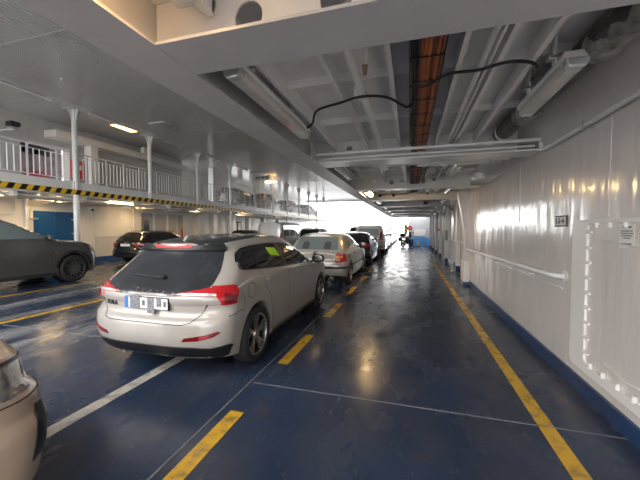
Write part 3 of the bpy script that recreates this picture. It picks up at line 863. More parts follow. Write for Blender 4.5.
# direction sign and amber lamp far along
t = thing('direction_sign', 'white sign board hanging from the ceiling at the fifth pillar', 'sign', (-11.7, 22.6, 5.3))
MB().box(-11.95, -10.6, 22.55, 22.62, 5.42, 5.78).build('board', PAPER, t)
for x in (-11.8, -10.75): MB().box(x - .02, x + .02, 22.57, 22.6, 5.78, 5.9).build('hanger', FASCIA, t)
mb = MB()
for i, (x, w) in enumerate(((-11.75, .14), (-11.5, .1), (-11.3, .2), (-11.02, .12), (-10.85, .1))): mb.box(x, x + w, 22.54, 22.552, 5.52, 5.7)
mb.build('lettering', INK, t)
t = thing('amber_lamp', 'glowing amber lamp beside the sixth pillar', 'lamp', (-11.95, 25.3, 5.2))
MB().blob((-11.6, 24.9, 5.62), .55, .2, .09).build('lens', WARMPANEL, t, smooth=60)
MB().box(-11.75, -11.45, 24.8, 25.0, 5.7, 5.9).build('mount', FASCIA, t)
# lamps and services under the mezzanine
for i, (x, y) in enumerate(((-12.0, 10.55), (-12.55, 16.2), (-12.6, 21.5), (-12.6, 27.0), (-12.5, 6.4), (-13.2, 8.6), (-13.2, 12.6))):  # last three are extra lamps, added to brighten the left wall
    t = thing('deck_lamp', 'lit amber lamp under the mezzanine, %s' % ('behind the first hazard band stretch by the black estate', 'second from the left', 'third from the left', 'farthest', 'added as fill above the dark SUV', 'added as fill above the blue door', 'added as fill above the black estate')[i], 'lamp', (x, y, 2.65), group='lamps under the mezzanine')
    MB().box(x - .09, x + .09, y - .45, y + .45, 2.70, 2.76).build('housing', FASCIA, t)
    MB().box(x - .075, x + .075, y - .42, y + .42, 2.655, 2.70).build('diffuser', WARMSTRIP, t, bevel=.01)
for x, r, m_, lb in ((-12.15, .05, PIPEW, 'white pipe'), (-12.4, .035, SILVER, 'silver pipe'), (-12.75, .06, STEEL, 'grey pipe'), (-13.3, .03, PIPEW, 'thin white pipe')):
    t = thing('service_pipe', lb + ' running along under the mezzanine', 'pipe', (x, 20, 2.6), group='pipes under the mezzanine')
    MB().cyl((x, 3, 2.66), (x, 45, 2.66), r, n=10).build('tube', m_, t, smooth=40)
mb = MB()
rnd = random.Random(11)
for k in range(60):
    y = 4 + .35 * k; x = rnd.uniform(-12.99, -12.95)
    mb.box(x - .08, x + .08, y, y + rnd.uniform(.06, .2), 2.56 + rnd.uniform(0, .08), 2.76)
o = mb.build('pipe_brackets', SILVER)
tag(o, 'row of small brackets and fittings under the mezzanine', 'brackets', kind='stuff')
mb = MB()
for k in range(14):
    y = 4.6 + 2.2 * k
    mb.box(-14.3, -11.9, y - .05, y + .05, 2.6, 2.76)
struct(mb, 'trim_49', STEEL, 'cross stiffeners under the mezzanine')

# blue double hatch door behind the dark SUV
t = thing('weathertight_door', 'blue double leaf steel door in the left wall behind the dark SUV', 'door', (-13.95, 9.25, .2))
MB().prism(rrect(8.42, 10.15, .15, 2.36, .12), 'x', -14.0, -13.965).build('frame', WHITE2, t)
for a, b in ((8.52, 9.27), (9.285, 10.03)):
    lf = MB().prism(rrect(a, b, .25, 2.26, .05), 'x', -13.97, -13.93).build('leaf', BLUEDOOR, t, bevel=.006)
for y, d in ((8.50, -1), (10.05, 1)):
    for z in (.6, 1.35, 1.95):
        MB().box(-13.93, -13.9, y - .16, y + .16, z - .03, z + .03).build('dog_clip', SILVER, t, bevel=.004)
# fittings on that wall
t = thing('security_camera', 'small white dome camera on the wall right of the blue door', 'camera', (-13.85, 10.75, 2.45))
MB().box(-14, -13.9, 10.66, 10.84, 2.46, 2.62).build('mount', FASCIA, t, bevel=.02)
MB().blob((-13.84, 10.75, 2.47), .09, .09, .09, .9).build('housing', FASCIA, t, smooth=60)
MB().blob((-13.80, 10.74, 2.42), .06, .06, .06, 1).build('dome', BLACK, t, smooth=60)
t = thing('handrail', 'white tube rail on the wall beside the black estate car', 'handrail', (-13.9, 12, 1.15))
MB().tube([(-13.99, 10.95, 1.18), (-13.9, 11.0, 1.18), (-13.9, 13.1, 1.18), (-13.99, 13.15, 1.18)], .025).build('tube', PIPEW, t, smooth=60)
for y in (11.3, 12.7): MB().cyl((-13.9, y, 1.18), (-14, y, 1.18), .015, n=8).build('standoff', PIPEW, t)
t = thing('handrail', 'short dark rail on the wall above the dark SUV', 'handrail', (-13.9, 7.5, 2.0))
MB().tube([(-13.99, 7.1, 2.08), (-13.92, 7.15, 2.08), (-13.92, 7.75, 2.08), (-13.99, 7.8, 2.08)], .018).build('tube', SILVER, t, smooth=60)
t = thing('vertical_pipe', 'white vertical pipe on the left wall beside the blue door', 'pipe', (-13.9, 8.2, 0))
MB().cyl((-13.92, 8.28, 0), (-13.92, 8.28, 2.76), .06, n=14).build('tube', PIPEW, t, smooth=40)
MB().box(-13.968, -13.85, 8.2, 8.36, 1.4, 1.44).build('clamp', SILVER, t)
# lobby partition beyond the estate car: door with window, panels, dark pillar
t = thing('lobby_partition', 'white lobby partition with a glazed door beyond the black estate', 'partition', (-14.3, 15.2, 0))
MB().box(-14.6, -14.4, 13.6, 17.3, 0, 2.76).build('wall', FASCIA, t)
for a, b in ((13.95, 14.75), (15.0, 15.8), (16.0, 16.7), (16.8, 17.25)):
    MB().box(-14.4, -14.37, a, b, .1, 2.45).build('panel', MATS.get('lobby_panel') or mat('lobby_panel', (.42, .41, .40), .4), t, bevel=.01)
MB().prism(rrect(14.12, 14.5, 1.05, 2.05, .12), 'x', -14.372, -14.355).build('door_window', GLASSD, t)
MB().box(-14.37, -14.34, 14.62, 14.7, 1.0, 1.08).build('door_handle', SILVER, t)
t = thing('fire_extinguisher', 'red fire extinguisher on the lobby corner beyond the black estate', 'fire extinguisher', (-14.25, 17.0, .95))
MB().lathe([(0, .95), (.06, .95), (.065, 1.0), (.065, 1.4), (.04, 1.46), (.02, 1.5), (0, 1.5)], (-14.25, 17.0, 0), 'z', 16).build('cylinder', RED, t, smooth=40)
MB().box(-14.28, -14.22, 16.95, 17.05, 1.5, 1.55).build('valve', BLACK, t)
MB().box(-14.375, -14.3, 16.96, 17.04, 1.0, 1.2).build('bracket', SILVER, t)
for i, (y, w) in enumerate(((18.1, .18), (19.9, .25), (22.5, .2), (25.0, .2), (28.0, .2), (31.5, .2))):
    t = thing('lower_column', 'pale column under the mezzanine, %s past the lobby' % ORD[i], 'column', (-13.9, y, 0), group='columns under the mezzanine')
    MB().box(-14.1, -13.7, y - w, y + w, 0, 2.76).build('shaft', mat('beige_column', (.62, .57, .5), .4) if i == 0 else FASCIA, t, bevel=.012)
    MB().box(-14.12, -13.68, y - w - .02, y + w + .02, 0, .2).build('foot', NAVY, t)
t = thing('storage_cage', 'dark framed cage against the recessed wall past the lobby', 'cage', (-14.4, 24, 0))
for y in (22.9, 23.5, 24.1, 24.7): MB().box(-14.45, -14.4, y, y + .06, 0, 2.2).build('upright', DARKMETAL, t)
MB().box(-14.45, -14.4, 22.9, 24.76, 2.1, 2.2).build('top_bar', DARKMETAL, t)
MB().box(-14.45, -14.4, 22.9, 24.76, 1.2, 1.26).build('middle_bar', DARKMETAL, t)
# ------------------------------------------------------------------ car builder
def outline(yr, yf, w, rxr, ryr, rxf, ryf, ne=5, nc=9, ns=22):
    """right half outline, rear centre to front centre"""
    rxr = min(rxr, w * .98); rxf = min(rxf, w * .98)
    pts = []
    for i in range(ne): pts.append(((w - rxr) * i / ne, yr))
    for i in range(nc):
        a = -PI / 2 + PI / 2 * i / nc
        pts.append((w - rxr + rxr * math.cos(a), yr + ryr + ryr * math.sin(a)))
    for i in range(ns):
        pts.append((w, yr + ryr + (yf - ryf - yr - ryr) * i / ns))
    for i in range(nc):
        a = PI / 2 * i / nc
        pts.append((w - rxf + rxf * math.cos(a), yf - ryf + ryf * math.sin(a)))
    for i in range(ne + 1): pts.append(((w - rxf) * (1 - i / ne), yf))
    return pts

def shell(yr, yf, w, corner, zlo, ztop, drop, nlev=22, side_bow=.0, ncap=12):
    """closed loft: yr, yf, w, corner are functions of level 0..1; zlo, ztop functions of y"""
    vs, fs = [], []
    rings = []
    H = None
    for k in range(nlev + 1):
        s_ = k / nlev
        half = outline(yr(s_), yf(s_), w(s_), *corner(s_))
        H = len(half)
        ring = half + [(-x, y) for x, y in half[-2:0:-1]]
        base = len(vs)
        mid = (yr(s_) + yf(s_)) / 2; hl = (yf(s_) - yr(s_)) / 2
        for x, y in ring:
            x *= 1 - side_bow * ((y - mid) / hl) ** 2
            z = zlo(y) + (ztop(y) - drop - zlo(y)) * s_
            vs.append((x, y, z))
        rings.append(base)
    n = 2 * H - 2
    for k in range(nlev):
        a, b = rings[k], rings[k + 1]
        for i in range(n): fs.append((a + i, a + (i + 1) % n, b + (i + 1) % n, b + i))
    def cap(base, zf):
        rows = []
        for i in range(H):
            R = base + i
            if i in (0, H - 1): rows.append([R] * (ncap + 1)); continue
            Lx = base + (n - i)
            row = [R]
            xr, y = vs[R][0], vs[R][1]
            for q in range(1, ncap):
                tt = 1 - 2 * q / ncap
                row.append(len(vs)); vs.append((xr * tt, y, zf(y, tt)))
            row.append(Lx); rows.append(row)
        for i in range(H - 1):
            for q in range(ncap):
                f = []
                for v in (rows[i][q], rows[i + 1][q], rows[i + 1][q + 1], rows[i][q + 1]):
                    if v not in f: f.append(v)
                if len(f) > 2: fs.append(tuple(f))
    cap(rings[-1], lambda y, t_: ztop(y) - drop * abs(t_) ** 4)
    cap(rings[0], lambda y, t_: zlo(y))
    return vs, fs

def lin(pts):
    """level curve given on real heights -> function of level 0..1 (piecewise monotone cubic)"""
    return curve(pts)

class Patcher:
    """fits panels (glass, lamps, trim) to the body surface by projecting a 2D outline onto it"""
    def __init__(s, vs, fs):
        s.bvh = BVHTree.FromPolygons([Vector(v) for v in vs], fs)
    VIEW = {'R': lambda a, b: ((4, a, b), (-1, 0, 0)), 'L': lambda a, b: ((-4, a, b), (1, 0, 0)), 'B': lambda a, b: ((a, -4, b), (0, 1, 0)),
            'F': lambda a, b: ((a, 12, b), (0, -1, 0)), 'T': lambda a, b: ((a, b, 6), (0, 0, -1))}
    def hit(s, view, a, b):
        o, d = s.VIEW[view](a, b)
        p, n, i, dist = s.bvh.ray_cast(Vector(o), Vector(d))
        if p is None: return None
        if n.dot(Vector(d)) > 0: n = -n
        return p, n
    def patch(s, mb, poly, view, off=.005, skirt=.012, res=.05):
        bm = bmesh.new()
        f = bm.faces.new([bm.verts.new((p[0], p[1], 0)) for p in poly])
        bmesh.ops.triangulate(bm, faces=[f])
        for ax in (0, 1):
            lo = min(p[ax] for p in poly); hi = max(p[ax] for p in poly)
            n = int((hi - lo) / res)
            for k in range(1, n + 1):
                co = [0, 0, 0]; no = [0, 0, 0]; co[ax] = lo + (hi - lo) * k / (n + 1); no[ax] = 1
                bmesh.ops.bisect_plane(bm, geom=bm.verts[:] + bm.edges[:] + bm.faces[:], plane_co=co, plane_no=no)
        bm.verts.index_update()
        hits = {v.index: s.hit(view, v.co.x, v.co.y) for v in bm.verts}
        bad = [v for v in bm.verts if hits[v.index] is None]
        idx = {}
        base = len(mb.v)
        vs, fs = [], []
        faces = [f for f in bm.faces if all(hits[v.index] for v in f.verts)]
        for f in faces:
            for v in f.verts:
                if v.index not in idx:
                    p, nn = hits[v.index]
                    idx[v.index] = len(vs); vs.append(p + nn * off)
        edges = {}
        for f in faces:
            q = [idx[v.index] for v in f.verts]; fs.append(tuple(q))
            for i in range(len(q)):
                e = tuple(sorted((q[i], q[(i + 1) % len(q)]))); edges[e] = edges.get(e, 0) + 1
        inv = {j: i for i, j in idx.items()}
        low = {}
        for e, c in edges.items():
            if c == 1:
                for j in e:
                    if j not in low:
                        p, nn = hits[inv[j]]
                        low[j] = len(vs); vs.append(p - nn * skirt)
                fs.append((e[0], e[1], low[e[1]], low[e[0]]))
        bm.free()
        mb.add(vs, fs)
        return mb
    def ribbon(s, mb, path, view, w=.006, off=.0025, step=.04):
        P = [Vector((a, b)) for a, b in path]
        pts = []
        for i in range(len(P) - 1):
            n = max(1, int((P[i + 1] - P[i]).length / step))
            pts += [P[i].lerp(P[i + 1], k / n) for k in range(n)]
        pts.append(P[-1])
        L_, R_ = [], []
        for i, p in enumerate(pts):
            d = pts[min(i + 1, len(pts) - 1)] - pts[max(i - 1, 0)]
            if d.length < 1e-9: continue
            q = Vector((-d.y, d.x)).normalized() * w / 2
            a, b = s.hit(view, *(p + q)), s.hit(view, *(p - q))
            if a and b:
                L_.append(a[0] + a[1] * off); R_.append(b[0] + b[1] * off)
            else:
                L_.append(None); R_.append(None)
        for i in range(len(L_) - 1):
            if L_[i] is not None and L_[i + 1] is not None and (L_[i] - L_[i + 1]).length < .25:
                mb.add([L_[i], L_[i + 1], R_[i + 1], R_[i]], [(0, 1, 2, 3)])
        return mb

def rounded(poly, r=.03, n=4):
    out = []
    m = len(poly)
    for i in range(m):
        p0, p1, p2 = Vector(poly[i - 1]), Vector(poly[i]), Vector(poly[(i + 1) % m])
        a, b = p0 - p1, p2 - p1
        rr = min(r, a.length * .45, b.length * .45)
        s0, s1 = p1 + a.normalized() * rr, p1 + b.normalized() * rr
        for k in range(n + 1):
            q = k / n
            out.append(tuple(s0 * (1 - q) ** 2 + p1 * 2 * q * (1 - q) + s1 * q * q))
    return out

def wheel(car, x, y, r, w, rr, side, style, rim_m, nsp=5):
    """tyre with rim, spokes and hub; local coordinates about the wheel centre"""
    mb = MB()
    h = w / 2
    mb.lathe([(rr, -h * .8), (rr + .012, -h), (r - .03, -h * .98), (r - .008, -h * .85), (r, -h * .6), (r, h * .6), (r - .008, h * .85), (r - .03, h * .98), (rr + .012, h), (rr, h * .8), (rr, -h * .8)], (0, 0, 0), 'x', 48)
    t = mb.build('wheel', RUBBER, car, smooth=50, local=True)
    t.location = (x, y, r)
    o = h * .78 * side
    mb = MB().lathe([(rr + .002, o + .012 * side), (rr - .012, o + .014 * side), (rr - .022, o - .01 * side), (rr - .03, o - .12 * side), (.02, o - .13 * side)], (0, 0, 0), 'x', 48)
    mb.build('rim_barrel', DARKMETAL, t, smooth=40, local=True)
    mb = MB()
    mb.lathe([(rr + .003, o - .002 * side), (rr + .003, o + .014 * side), (rr - .014, o + .014 * side), (rr - .018, o - .004 * side), (rr + .003, o - .002 * side)], (0, 0, 0), 'x', 48)
    def spoke(a, w0, w1, r0=.035, r1=None, da=0.):
        r1 = r1 or rr - .01
        c0, s0 = math.cos(a), math.sin(a)
        c1, s1 = math.cos(a + da), math.sin(a + da)
        vs = []
        for (c, sn, rad, ww, ox) in ((c0, s0, r0, w0, -.012), (c1, s1, r1, w1, .008)):
            for sg in (-1, 1):
                for dd in (0, -.028):
                    vs.append((o + (ox + dd) * side, c * rad - sn * ww * sg / 2, sn * rad + c * ww * sg / 2))
        mb.add(vs, [(0, 1, 3, 2), (4, 6, 7, 5), (0, 4, 5, 1), (2, 3, 7, 6), (0, 2, 6, 4), (1, 5, 7, 3)])
    for k in range(nsp):
        a = 2 * PI * k / nsp + .3
        if style == 'double':
            spoke(a, .05, .03, .04, None, .16); spoke(a, .05, .03, .04, None, -.16)
            spoke(a, .03, .045, .1, rr * .8)
        elif style == 'thin':
            spoke(a, .03, .016, .05, None, .24); spoke(a, .03, .016, .05, None, -.24); spoke(a, .026, .014, .05, None)
        elif style == 'vee':
            spoke(a, .04, .018, .05, None, .2); spoke(a, .04, .018, .05, None, -.2); spoke(a, .05, .03, .03, rr * .55)
        else:
            spoke(a, .07, .06)
    mb.build('rim', rim_m, t, local=True)
    MB().lathe([(0, o + .006 * side), (.05, o + .004 * side), (.062, o - .02 * side), (0, o - .03 * side)], (0, 0, 0), 'x', 20).build('hub_cap', rim_m, t, smooth=40, local=True)
    return t

def car(name, label, cat, X, Yr, spec, z=0., group=None):
    """spec holds profile curves in metres; local y = 0 at the rear bumper"""
    t = thing(name, label, cat, (X, Yr, z), group=group)
    P = spec
    zl, zt = curve(P['zlo']), curve(P['ztop'])
    L = P['L']
    zr0, zr1 = zl(0), zt(.1) - P.get('drop', .05)
    zf0, zf1 = zl(L), zt(L - .1) - P.get('drop', .05)
    lev = lambda pts, a, b: (lambda c: (lambda s_: c(a + (b - a) * s_)))(curve(pts))
    yr = lev(P['yr'], zr0, zr1); yf = lev(P['yf'], zf0, zf1)
    w = lev(P['w'], zr0, zr1)
    co = P['corner']
    v1, f1 = shell(yr, yf, w, lambda s_: co, zl, zt, P.get('drop', .05), 26, P.get('bow', .03))
    # greenhouse
    g0, g1 = P['g_base'], None
    zroof = curve(P['roof'])
    gd = P.get('gdrop', .07)
    zbase = lambda y: g0
    top = max(p[1] for p in P['roof'])
    gl = lambda pts: (lambda c: (lambda s_: c(g0 + (top - gd - g0) * s_)))(curve(pts))
    gyr, gyf, gw = gl(P['g_yr']), gl(P['g_yf']), gl(P['g_w'])
    gc = P['g_corner']
    v2, f2 = shell(gyr, gyf, gw, lambda s_: gc, zbase, zroof, gd, 20, P.get('gbow', .03))
    # wheel wells cut from the lower body
    tmp = MB().add(v1, f1)
    me = bpy.data.meshes.new('b'); me.from_pydata(tmp.v, [], tmp.f)
    bm = bmesh.new(); bm.from_mesh(me); bmesh.ops.recalc_face_normals(bm, faces=bm.faces); bm.to_mesh(me); bm.free()
    ob = bpy.data.objects.new('b', me); COL.objects.link(ob)
    cut = MB()
    hw = P['hw']
    for wy in P['wheels']:
        R = P['wr'] + P.get('gap', .045)
        for sd in (-1, 1):
            cut.cyl((sd * (hw + .2), wy, P['wr'] + .015), (sd * (hw - .33), wy, P['wr'] + .015), R, n=48)
    mc = bpy.data.meshes.new('c'); mc.from_pydata(cut.v, [], cut.f)
    bm = bmesh.new(); bm.from_mesh(mc); bmesh.ops.recalc_face_normals(bm, faces=bm.faces); bm.to_mesh(mc); bm.free()
    oc = bpy.data.objects.new('c', mc); COL.objects.link(oc)
    md = ob.modifiers.new('B', 'BOOLEAN'); md.operation = 'DIFFERENCE'; md.object = oc; md.solver = 'EXACT'
    dg = bpy.context.evaluated_depsgraph_get(); dg.update()
    mr = bpy.data.meshes.new_from_object(ob.evaluated_get(dg))
    body = MB().add([v.co.copy() for v in mr.vertices], [tuple(p.vertices) for p in mr.polygons])
    for o_ in (ob, oc): bpy.data.objects.remove(o_)
    bvs, bfs = list(body.v), list(body.f)
    full = MB().add(v1, f1); full.add(v2, f2)
    pt = Patcher(full.v, full.f)
    body.add(v2, f2)
    M_ = P['paint']
    body.build('body', M_, t, smooth=38, local=True)
    # dark wheel well liners and underbody
    for wy in P['wheels']:
        for sd in (-1, 1):
            mb = MB()
            mb.cyl((sd * (hw - .335), wy, P['wr'] + .015), (sd * (hw - .325), wy, P['wr'] + .015), P['wr'] + .06, n=32)
            mb.build('wheel_well_liner', BLACK, t, local=True)
    for wy in P['wheels']:
        for sd in (-1, 1):
            wheel(t, sd * (hw - P.get('tw', .215) / 2 - P.get('inset', .012)), wy, P['wr'], P.get('tw', .215), P['rr'], sd, P.get('style', 'five'), P.get('rim', SILVER), P.get('nsp', 5))
    def add(nm, m_, items, smooth=30, **k):
        mb = MB()
        for poly, view in items: pt.patch(mb, poly, view, **k)
        return mb.build(nm, m_, t, smooth=smooth, local=True) if mb.f else None
    for nm, m_, polys, view, k in P['panels']:
        for pl in polys:
            views = ['R', 'L'] if view == 'S' else [view]
            for vw in views: add(nm, m_, [(pl, vw)], **k)
            if view in ('B2', 'F2'): pass
    for nm, m_, polys, view, k in P.get('pairs', []):     # mirrored left and right on the rear or front face
        for sd in (1, -1):
            mb = MB()
            for pl, vw in polys:
                if vw in 'BFT': pt.patch(mb, [(sd * a, b) for a, b in pl], vw, **k)
                else: pt.patch(mb, pl, 'R' if sd > 0 else 'L', **k)
            if mb.f: mb.build(nm, m_, t, smooth=30, local=True)
    for path, view in P.get('seams', []):
        for vw in (['R', 'L'] if view == 'S' else [view]):
            mb = pt.ribbon(MB(), path, vw, w=P.get('seamw', .007))
            if mb.f: mb.build('shut_line', SEAM, t, local=True)
    if 'mirror' in P:
        my, mz = P['mirror']
        for sd in (1, -1):
            h = pt.hit('R' if sd > 0 else 'L', my, mz - .03)
            hx = abs(h[0].x) if h else hw * .85
            mb = MB().blob((sd * (hx + .15), my, mz + .02), .12, .055, .075, .75)
            o_ = mb.build('wing_mirror', P.get('mirror_m', M_), t, smooth=60, local=True)
            MB().bar((sd * (hx - .04), my + .02, mz - .05), (sd * (hx + .1), my + .01, mz - .02), .05, .035).build('mirror_arm', BLACK, o_, local=True)
            MB().blob((sd * (hx + .155), my - .05, mz + .02), .1, .008, .06, .7).build('mirror_glass', GLASS, o_, smooth=60, local=True)
    return t, pt

def arc(cx, cz, r, a0, a1, n=16):
    return [(cx + r * math.cos(math.radians(a0 + (a1 - a0) * i / n)), cz + r * math.sin(math.radians(a0 + (a1 - a0) * i / n))) for i in range(n + 1)]

# ------------------------------------------------------------------ the beige white hatchback in the foreground
hatch = dict(L=4.36, hw=.895, paint=P_BEIGE, wheels=(.80, 3.45), wr=.325, rr=.238, tw=.21, style='thin', rim=ALLOY, nsp=5, gap=.04,
    zlo=[(0, .25), (.4, .23), (.8, .2), (3.4, .19), (4.0, .21), (4.36, .26)],
    ztop=[(0, .90), (.12, .91), (.3, .97), (.8, 1.05), (1.6, 1.045), (2.6, 1.0), (3.15, .985), (3.6, .93), (4.1, .80), (4.36, .62)],
    drop=.06,
    yr=[(.22, .16), (.30, .08), (.37, .03), (.43, .008), (.50, 0), (.60, .005), (.645, .02), (.67, .06), (.72, .085), (.80, .08), (.84, .06)],
    yf=[(.2, 4.26), (.35, 4.35), (.5, 4.36), (.62, 4.30)],
    w=[(.2, .83), (.34, .872), (.45, .89), (.6, .896), (.75, .893), (.88, .88), (.96, .862), (1.02, .845)],
    corner=(.63, .30, .72, .62), bow=.035,
    g_base=.80, roof=[(.40, 1.37), (.7, 1.415), (1.1, 1.452), (1.6, 1.475), (2.0, 1.475), (2.4, 1.45), (2.8, 1.38)],
    g_yr=[(.80, .07), (.86, .055), (.9, .064), (1.0, .135), (1.15, .275), (1.28, .395), (1.33, .43), (1.40, .47)],
    g_yf=[(.80, 3.7), (.98, 3.32), (1.15, 2.98), (1.3, 2.68), (1.40, 2.46)],
    g_w=[(.80, .888), (.86, .882), (.92, .87), (1.0, .852), (1.1, .82), (1.25, .74), (1.36, .66), (1.40, .62)],
    g_corner=(.60, .29, .5, .42), gbow=.035,
    mirror=(2.98, .995), mirror_m=BLACK,
    panels=[], seams=[])
DLO_TOP = [(.56, 1.11), (.585, 1.19), (.66, 1.275), (.78, 1.32), (1.0, 1.345), (1.5, 1.36), (1.9, 1.345), (2.25, 1.29), (2.6, 1.13), (2.88, .985)]
DLO_BOT = [(2.86, .965), (2.2, .995), (1.4, 1.035), (.9, 1.07), (.62, 1.09)]
topc, botc = curve(DLO_TOP), curve(sorted(DLO_BOT))
def band(a, b, ins_t=.0, ins_b=.0, n=10):
    ys = [a + (b - a) * i / n for i in range(n + 1)]
    return [(y, botc(y) + ins_b) for y in ys] + [(y, topc(y) - ins_t) for y in reversed(ys)]
hatch['panels'] += [
    ('window_surround', BLACK, [DLO_TOP + DLO_BOT], 'S', dict(off=.003, res=.06)),
    ('side_window', GLASS, [band(.60, .90, .018, .014), band(.955, 1.66, .018, .014), band(1.76, 2.80, .018, .014)], 'S', dict(off=.006, res=.05)),
    ('rear_window', GLASSD, [rounded([(-.60, .905), (-.30, .876), (.30, .876), (.60, .905), (.66, .985), (.645, 1.10), (.56, 1.315), (-.56, 1.315), (-.645, 1.10), (-.66, .985)], .03)], 'B', dict(off=.004, res=.045)),
    ('rear_spoiler', BLACK, [rounded([(-.585, 1.295), (.585, 1.295), (.535, 1.352), (-.535, 1.352)], .02)], 'B', dict(off=.04, skirt=.02, res=.05)),
    ('high_brake_lamp', REDMATT, [[(-.24, 1.333), (.24, 1.333), (.24, 1.352), (-.24, 1.352)]], 'B', dict(off=.047, skirt=.0, res=.05)),
    ('rear_diffuser', BLACK, [rounded([(-.86, .40), (-.80, .27), (-.66, .235), (.66, .235), (.80, .27), (.86, .40), (.70, .375), (.55, .395), (-.55, .395), (-.70, .375)], .03)], 'B', dict(off=.012, res=.05)),
    ('roof_panel', GLASSD, [rounded([(-.47, .46), (.47, .46), (.52, 1.2), (.52, 2.35), (-.52, 2.35), (-.52, 1.2)], .08)], 'T', dict(off=.004, res=.08)),
    ('windscreen', GLASS, [rounded([(-.72, 1.0), (.72, 1.0), (.58, 1.36), (-.58, 1.36)], .05)], 'F', dict(off=.004, res=.05)),
    ('grille', BLACK, [rounded([(-.45, .5), (.45, .5), (.52, .72), (-.52, .72)], .05)], 'F', dict(off=.005, res=.05)),
    ('sill_trim', BLACK, [[(1.25, .2), (3.0, .2), (3.0, .245), (1.25, .245)]], 'S', dict(off=.004, res=.1)),
    ('tow_eye_cover', P_BEIGE, [rounded([(.52, .56), (.60, .56), (.60, .63), (.52, .63)], .015)], 'B', dict(off=.001, skirt=.002, res=.05)),
]
hatch['pairs'] = [
    ('tail_lamp', REDGLASS, [([(.32, .893), (.55, .886), (.74, .878), (.765, .84), (.79, .80), (.795, .966), (.66, .955), (.50, .928)], 'B'),
                             ([(.205, .80), (.25, .785), (.34, .79), (.40, .95), (.37, .968), (.225, .968)], 'S')], '', dict(off=.016, skirt=.02, res=.03)),
    ('tail_lamp_facet', REDDARK, [([(.22, .83), (.26, .80), (.32, .81), (.355, .88), (.24, .90)], 'S')], '', dict(off=.019, skirt=.004, res=.035)),
    ('reverse_lamp', CLEARGLASS, [([(.36, .893), (.60, .887), (.735, .88), (.73, .899), (.50, .908)], 'B')], '', dict(off=.020, skirt=.004, res=.04)),
    ('reflector', REDDARK, [([(.45, .455), (.60, .462), (.74, .492), (.80, .53), (.78, .548), (.68, .52), (.48, .49)], 'B')], '', dict(off=.004, skirt=.006, res=.04)),
    ('reflector_lens', REDGLASS, [([(.62, .476), (.70, .494), (.70, .512), (.62, .496)], 'B')], '', dict(off=.0065, skirt=.003, res=.04)),
    ('headlamp', CLEARGLASS, [([(3.72, .70), (4.05, .66), (4.22, .66), (4.1, .76), (3.85, .80)], 'S')], '', dict(off=.005, res=.05)),
    ('door_handle', P_BEIGE, [(rounded([(1.04, .915), (1.24, .905), (1.24, .93), (1.04, .94)], .01), 'S'), (rounded([(2.05, .885), (2.25, .875), (2.25, .90), (2.05, .91)], .01), 'S')], '', dict(off=.026, skirt=-.006, res=.05)),
]
tail = [(-.66, .90), (-.66, .80), (-.60, .70), (-.53, .635), (-.45, .615), (.45, .615), (.53, .635), (.60, .70), (.66, .80)]
hatch['seams'] = [(tail, 'B'),
    ([(.95, 1.07), (.97, .95), (1.02, .83), (1.12, .72), (1.18, .55), (1.2, .28)], 'S'),
    ([(1.71, 1.02), (1.74, .8), (1.74, .28)], 'S'), ([(1.2, .275), (2.95, .262)], 'S'),
    ([(2.88, .97), (2.98, .8), (2.98, .5), (2.95, .27)], 'S'),
    ([(.43, .90), (.50, .80), (.49, .70)], 'S'), (arc(.66, .86, .085, 0, 360, 20), 'R'),
    ([(.24, .675), (.4, .70), (.49, .69)], 'S'), ([(3.05, .98), (3.4, .94), (3.72, .80)], 'S')]
t, pt = car('hatchback_car', 'beige white hatchback with red wedge tail lamps, nearest in the row of parked cars', 'car', -2.575, 2.48, hatch)
# character crease along the flank, lettering, plate, wiper, antenna
mb = MB()
rb = lambda nm, m_, path, vw, w, off: pt.ribbon(MB(), path, vw, w, off).build(nm, m_, t, smooth=40, local=True)
y_ = pt.hit('B', 0, .80)[0].y
plate = MB().box(-.265, .285, y_ - .022, y_ - .002, .738, .862).build('number_plate', BLACK, t, local=True, bevel=.004)
MB().box(-.257, .277, y_ - .027, y_ - .021, .746, .854).build('plate_face', PLATEW, plate, local=True)
MB().box(-.257, -.21, y_ - .0275, y_ - .0265, .746, .854).build('plate_band', PLATEBLUE, plate, local=True, label='blue band of the number plate')
for x0, x1, z0, z1 in ((-.19, -.06, .735, .875), (.03, .115, .70, .856), (.145, .205, .77, .868)): MB().box(x0, x1, y_ - .029, y_ - .0272, z0, z1).build('plate_smudge', PLATEGREY, plate, local=True, label='grey illegible patch on the number plate')
mb = MB()
for x, w_ in ((-.035, .035), (.23, .03)): MB().box(x, x + w_, y_ - .0285, y_ - .0272, .775, .828).build('plate_character', INK, plate, local=True)
def letters(s_, size, x, z, m_, nm, off=.006, sp=None, bold=0.):
    mb = MB()
    chars = [(s_, x)] if sp is None else [(c, x + sp * i) for i, c in enumerate(s_)]
    for c, xx in chars:
        vs, fs = text_mesh(c, size, extrude=.002, bold=bold)
        out = []
        for v in vs:
            h = pt.hit('B', xx + v.x, z + v.y)
            out.append(Vector((xx + v.x, h[0].y - off - v.z, z + v.y)))
        mb.add(out, fs)
    return mb.build(nm, m_, t, local=True)
letters('SCALA', .062, -.50, .765, DARKMETAL, 'model_lettering', bold=.002)
letters('SKODA', .04, -.14, .915, mat('smoked_chrome', (.3, .3, .3), .3, metal=.8), 'maker_lettering', off=.009, sp=.085)
mb = MB()                                                  # caron over the first letter
for dx in (-.01, .01):
    h = pt.hit('B', -.14, .94); mb.bar((-.14 + dx * 1.2, h[0].y - .008, .946), (-.14, h[0].y - .008, .938), .004, .004)
mb.build('maker_lettering', MATS['smoked_chrome'], t, local=True)
mb = MB()
h = pt.hit('B', -.62, .87)
mb.box(-.63, -.60, h[0].y - .012, h[0].y - .004, .84, .875)
mb.build('red_sticker', mat('faded_red', (.55, .12, .1), .5), t, local=True)
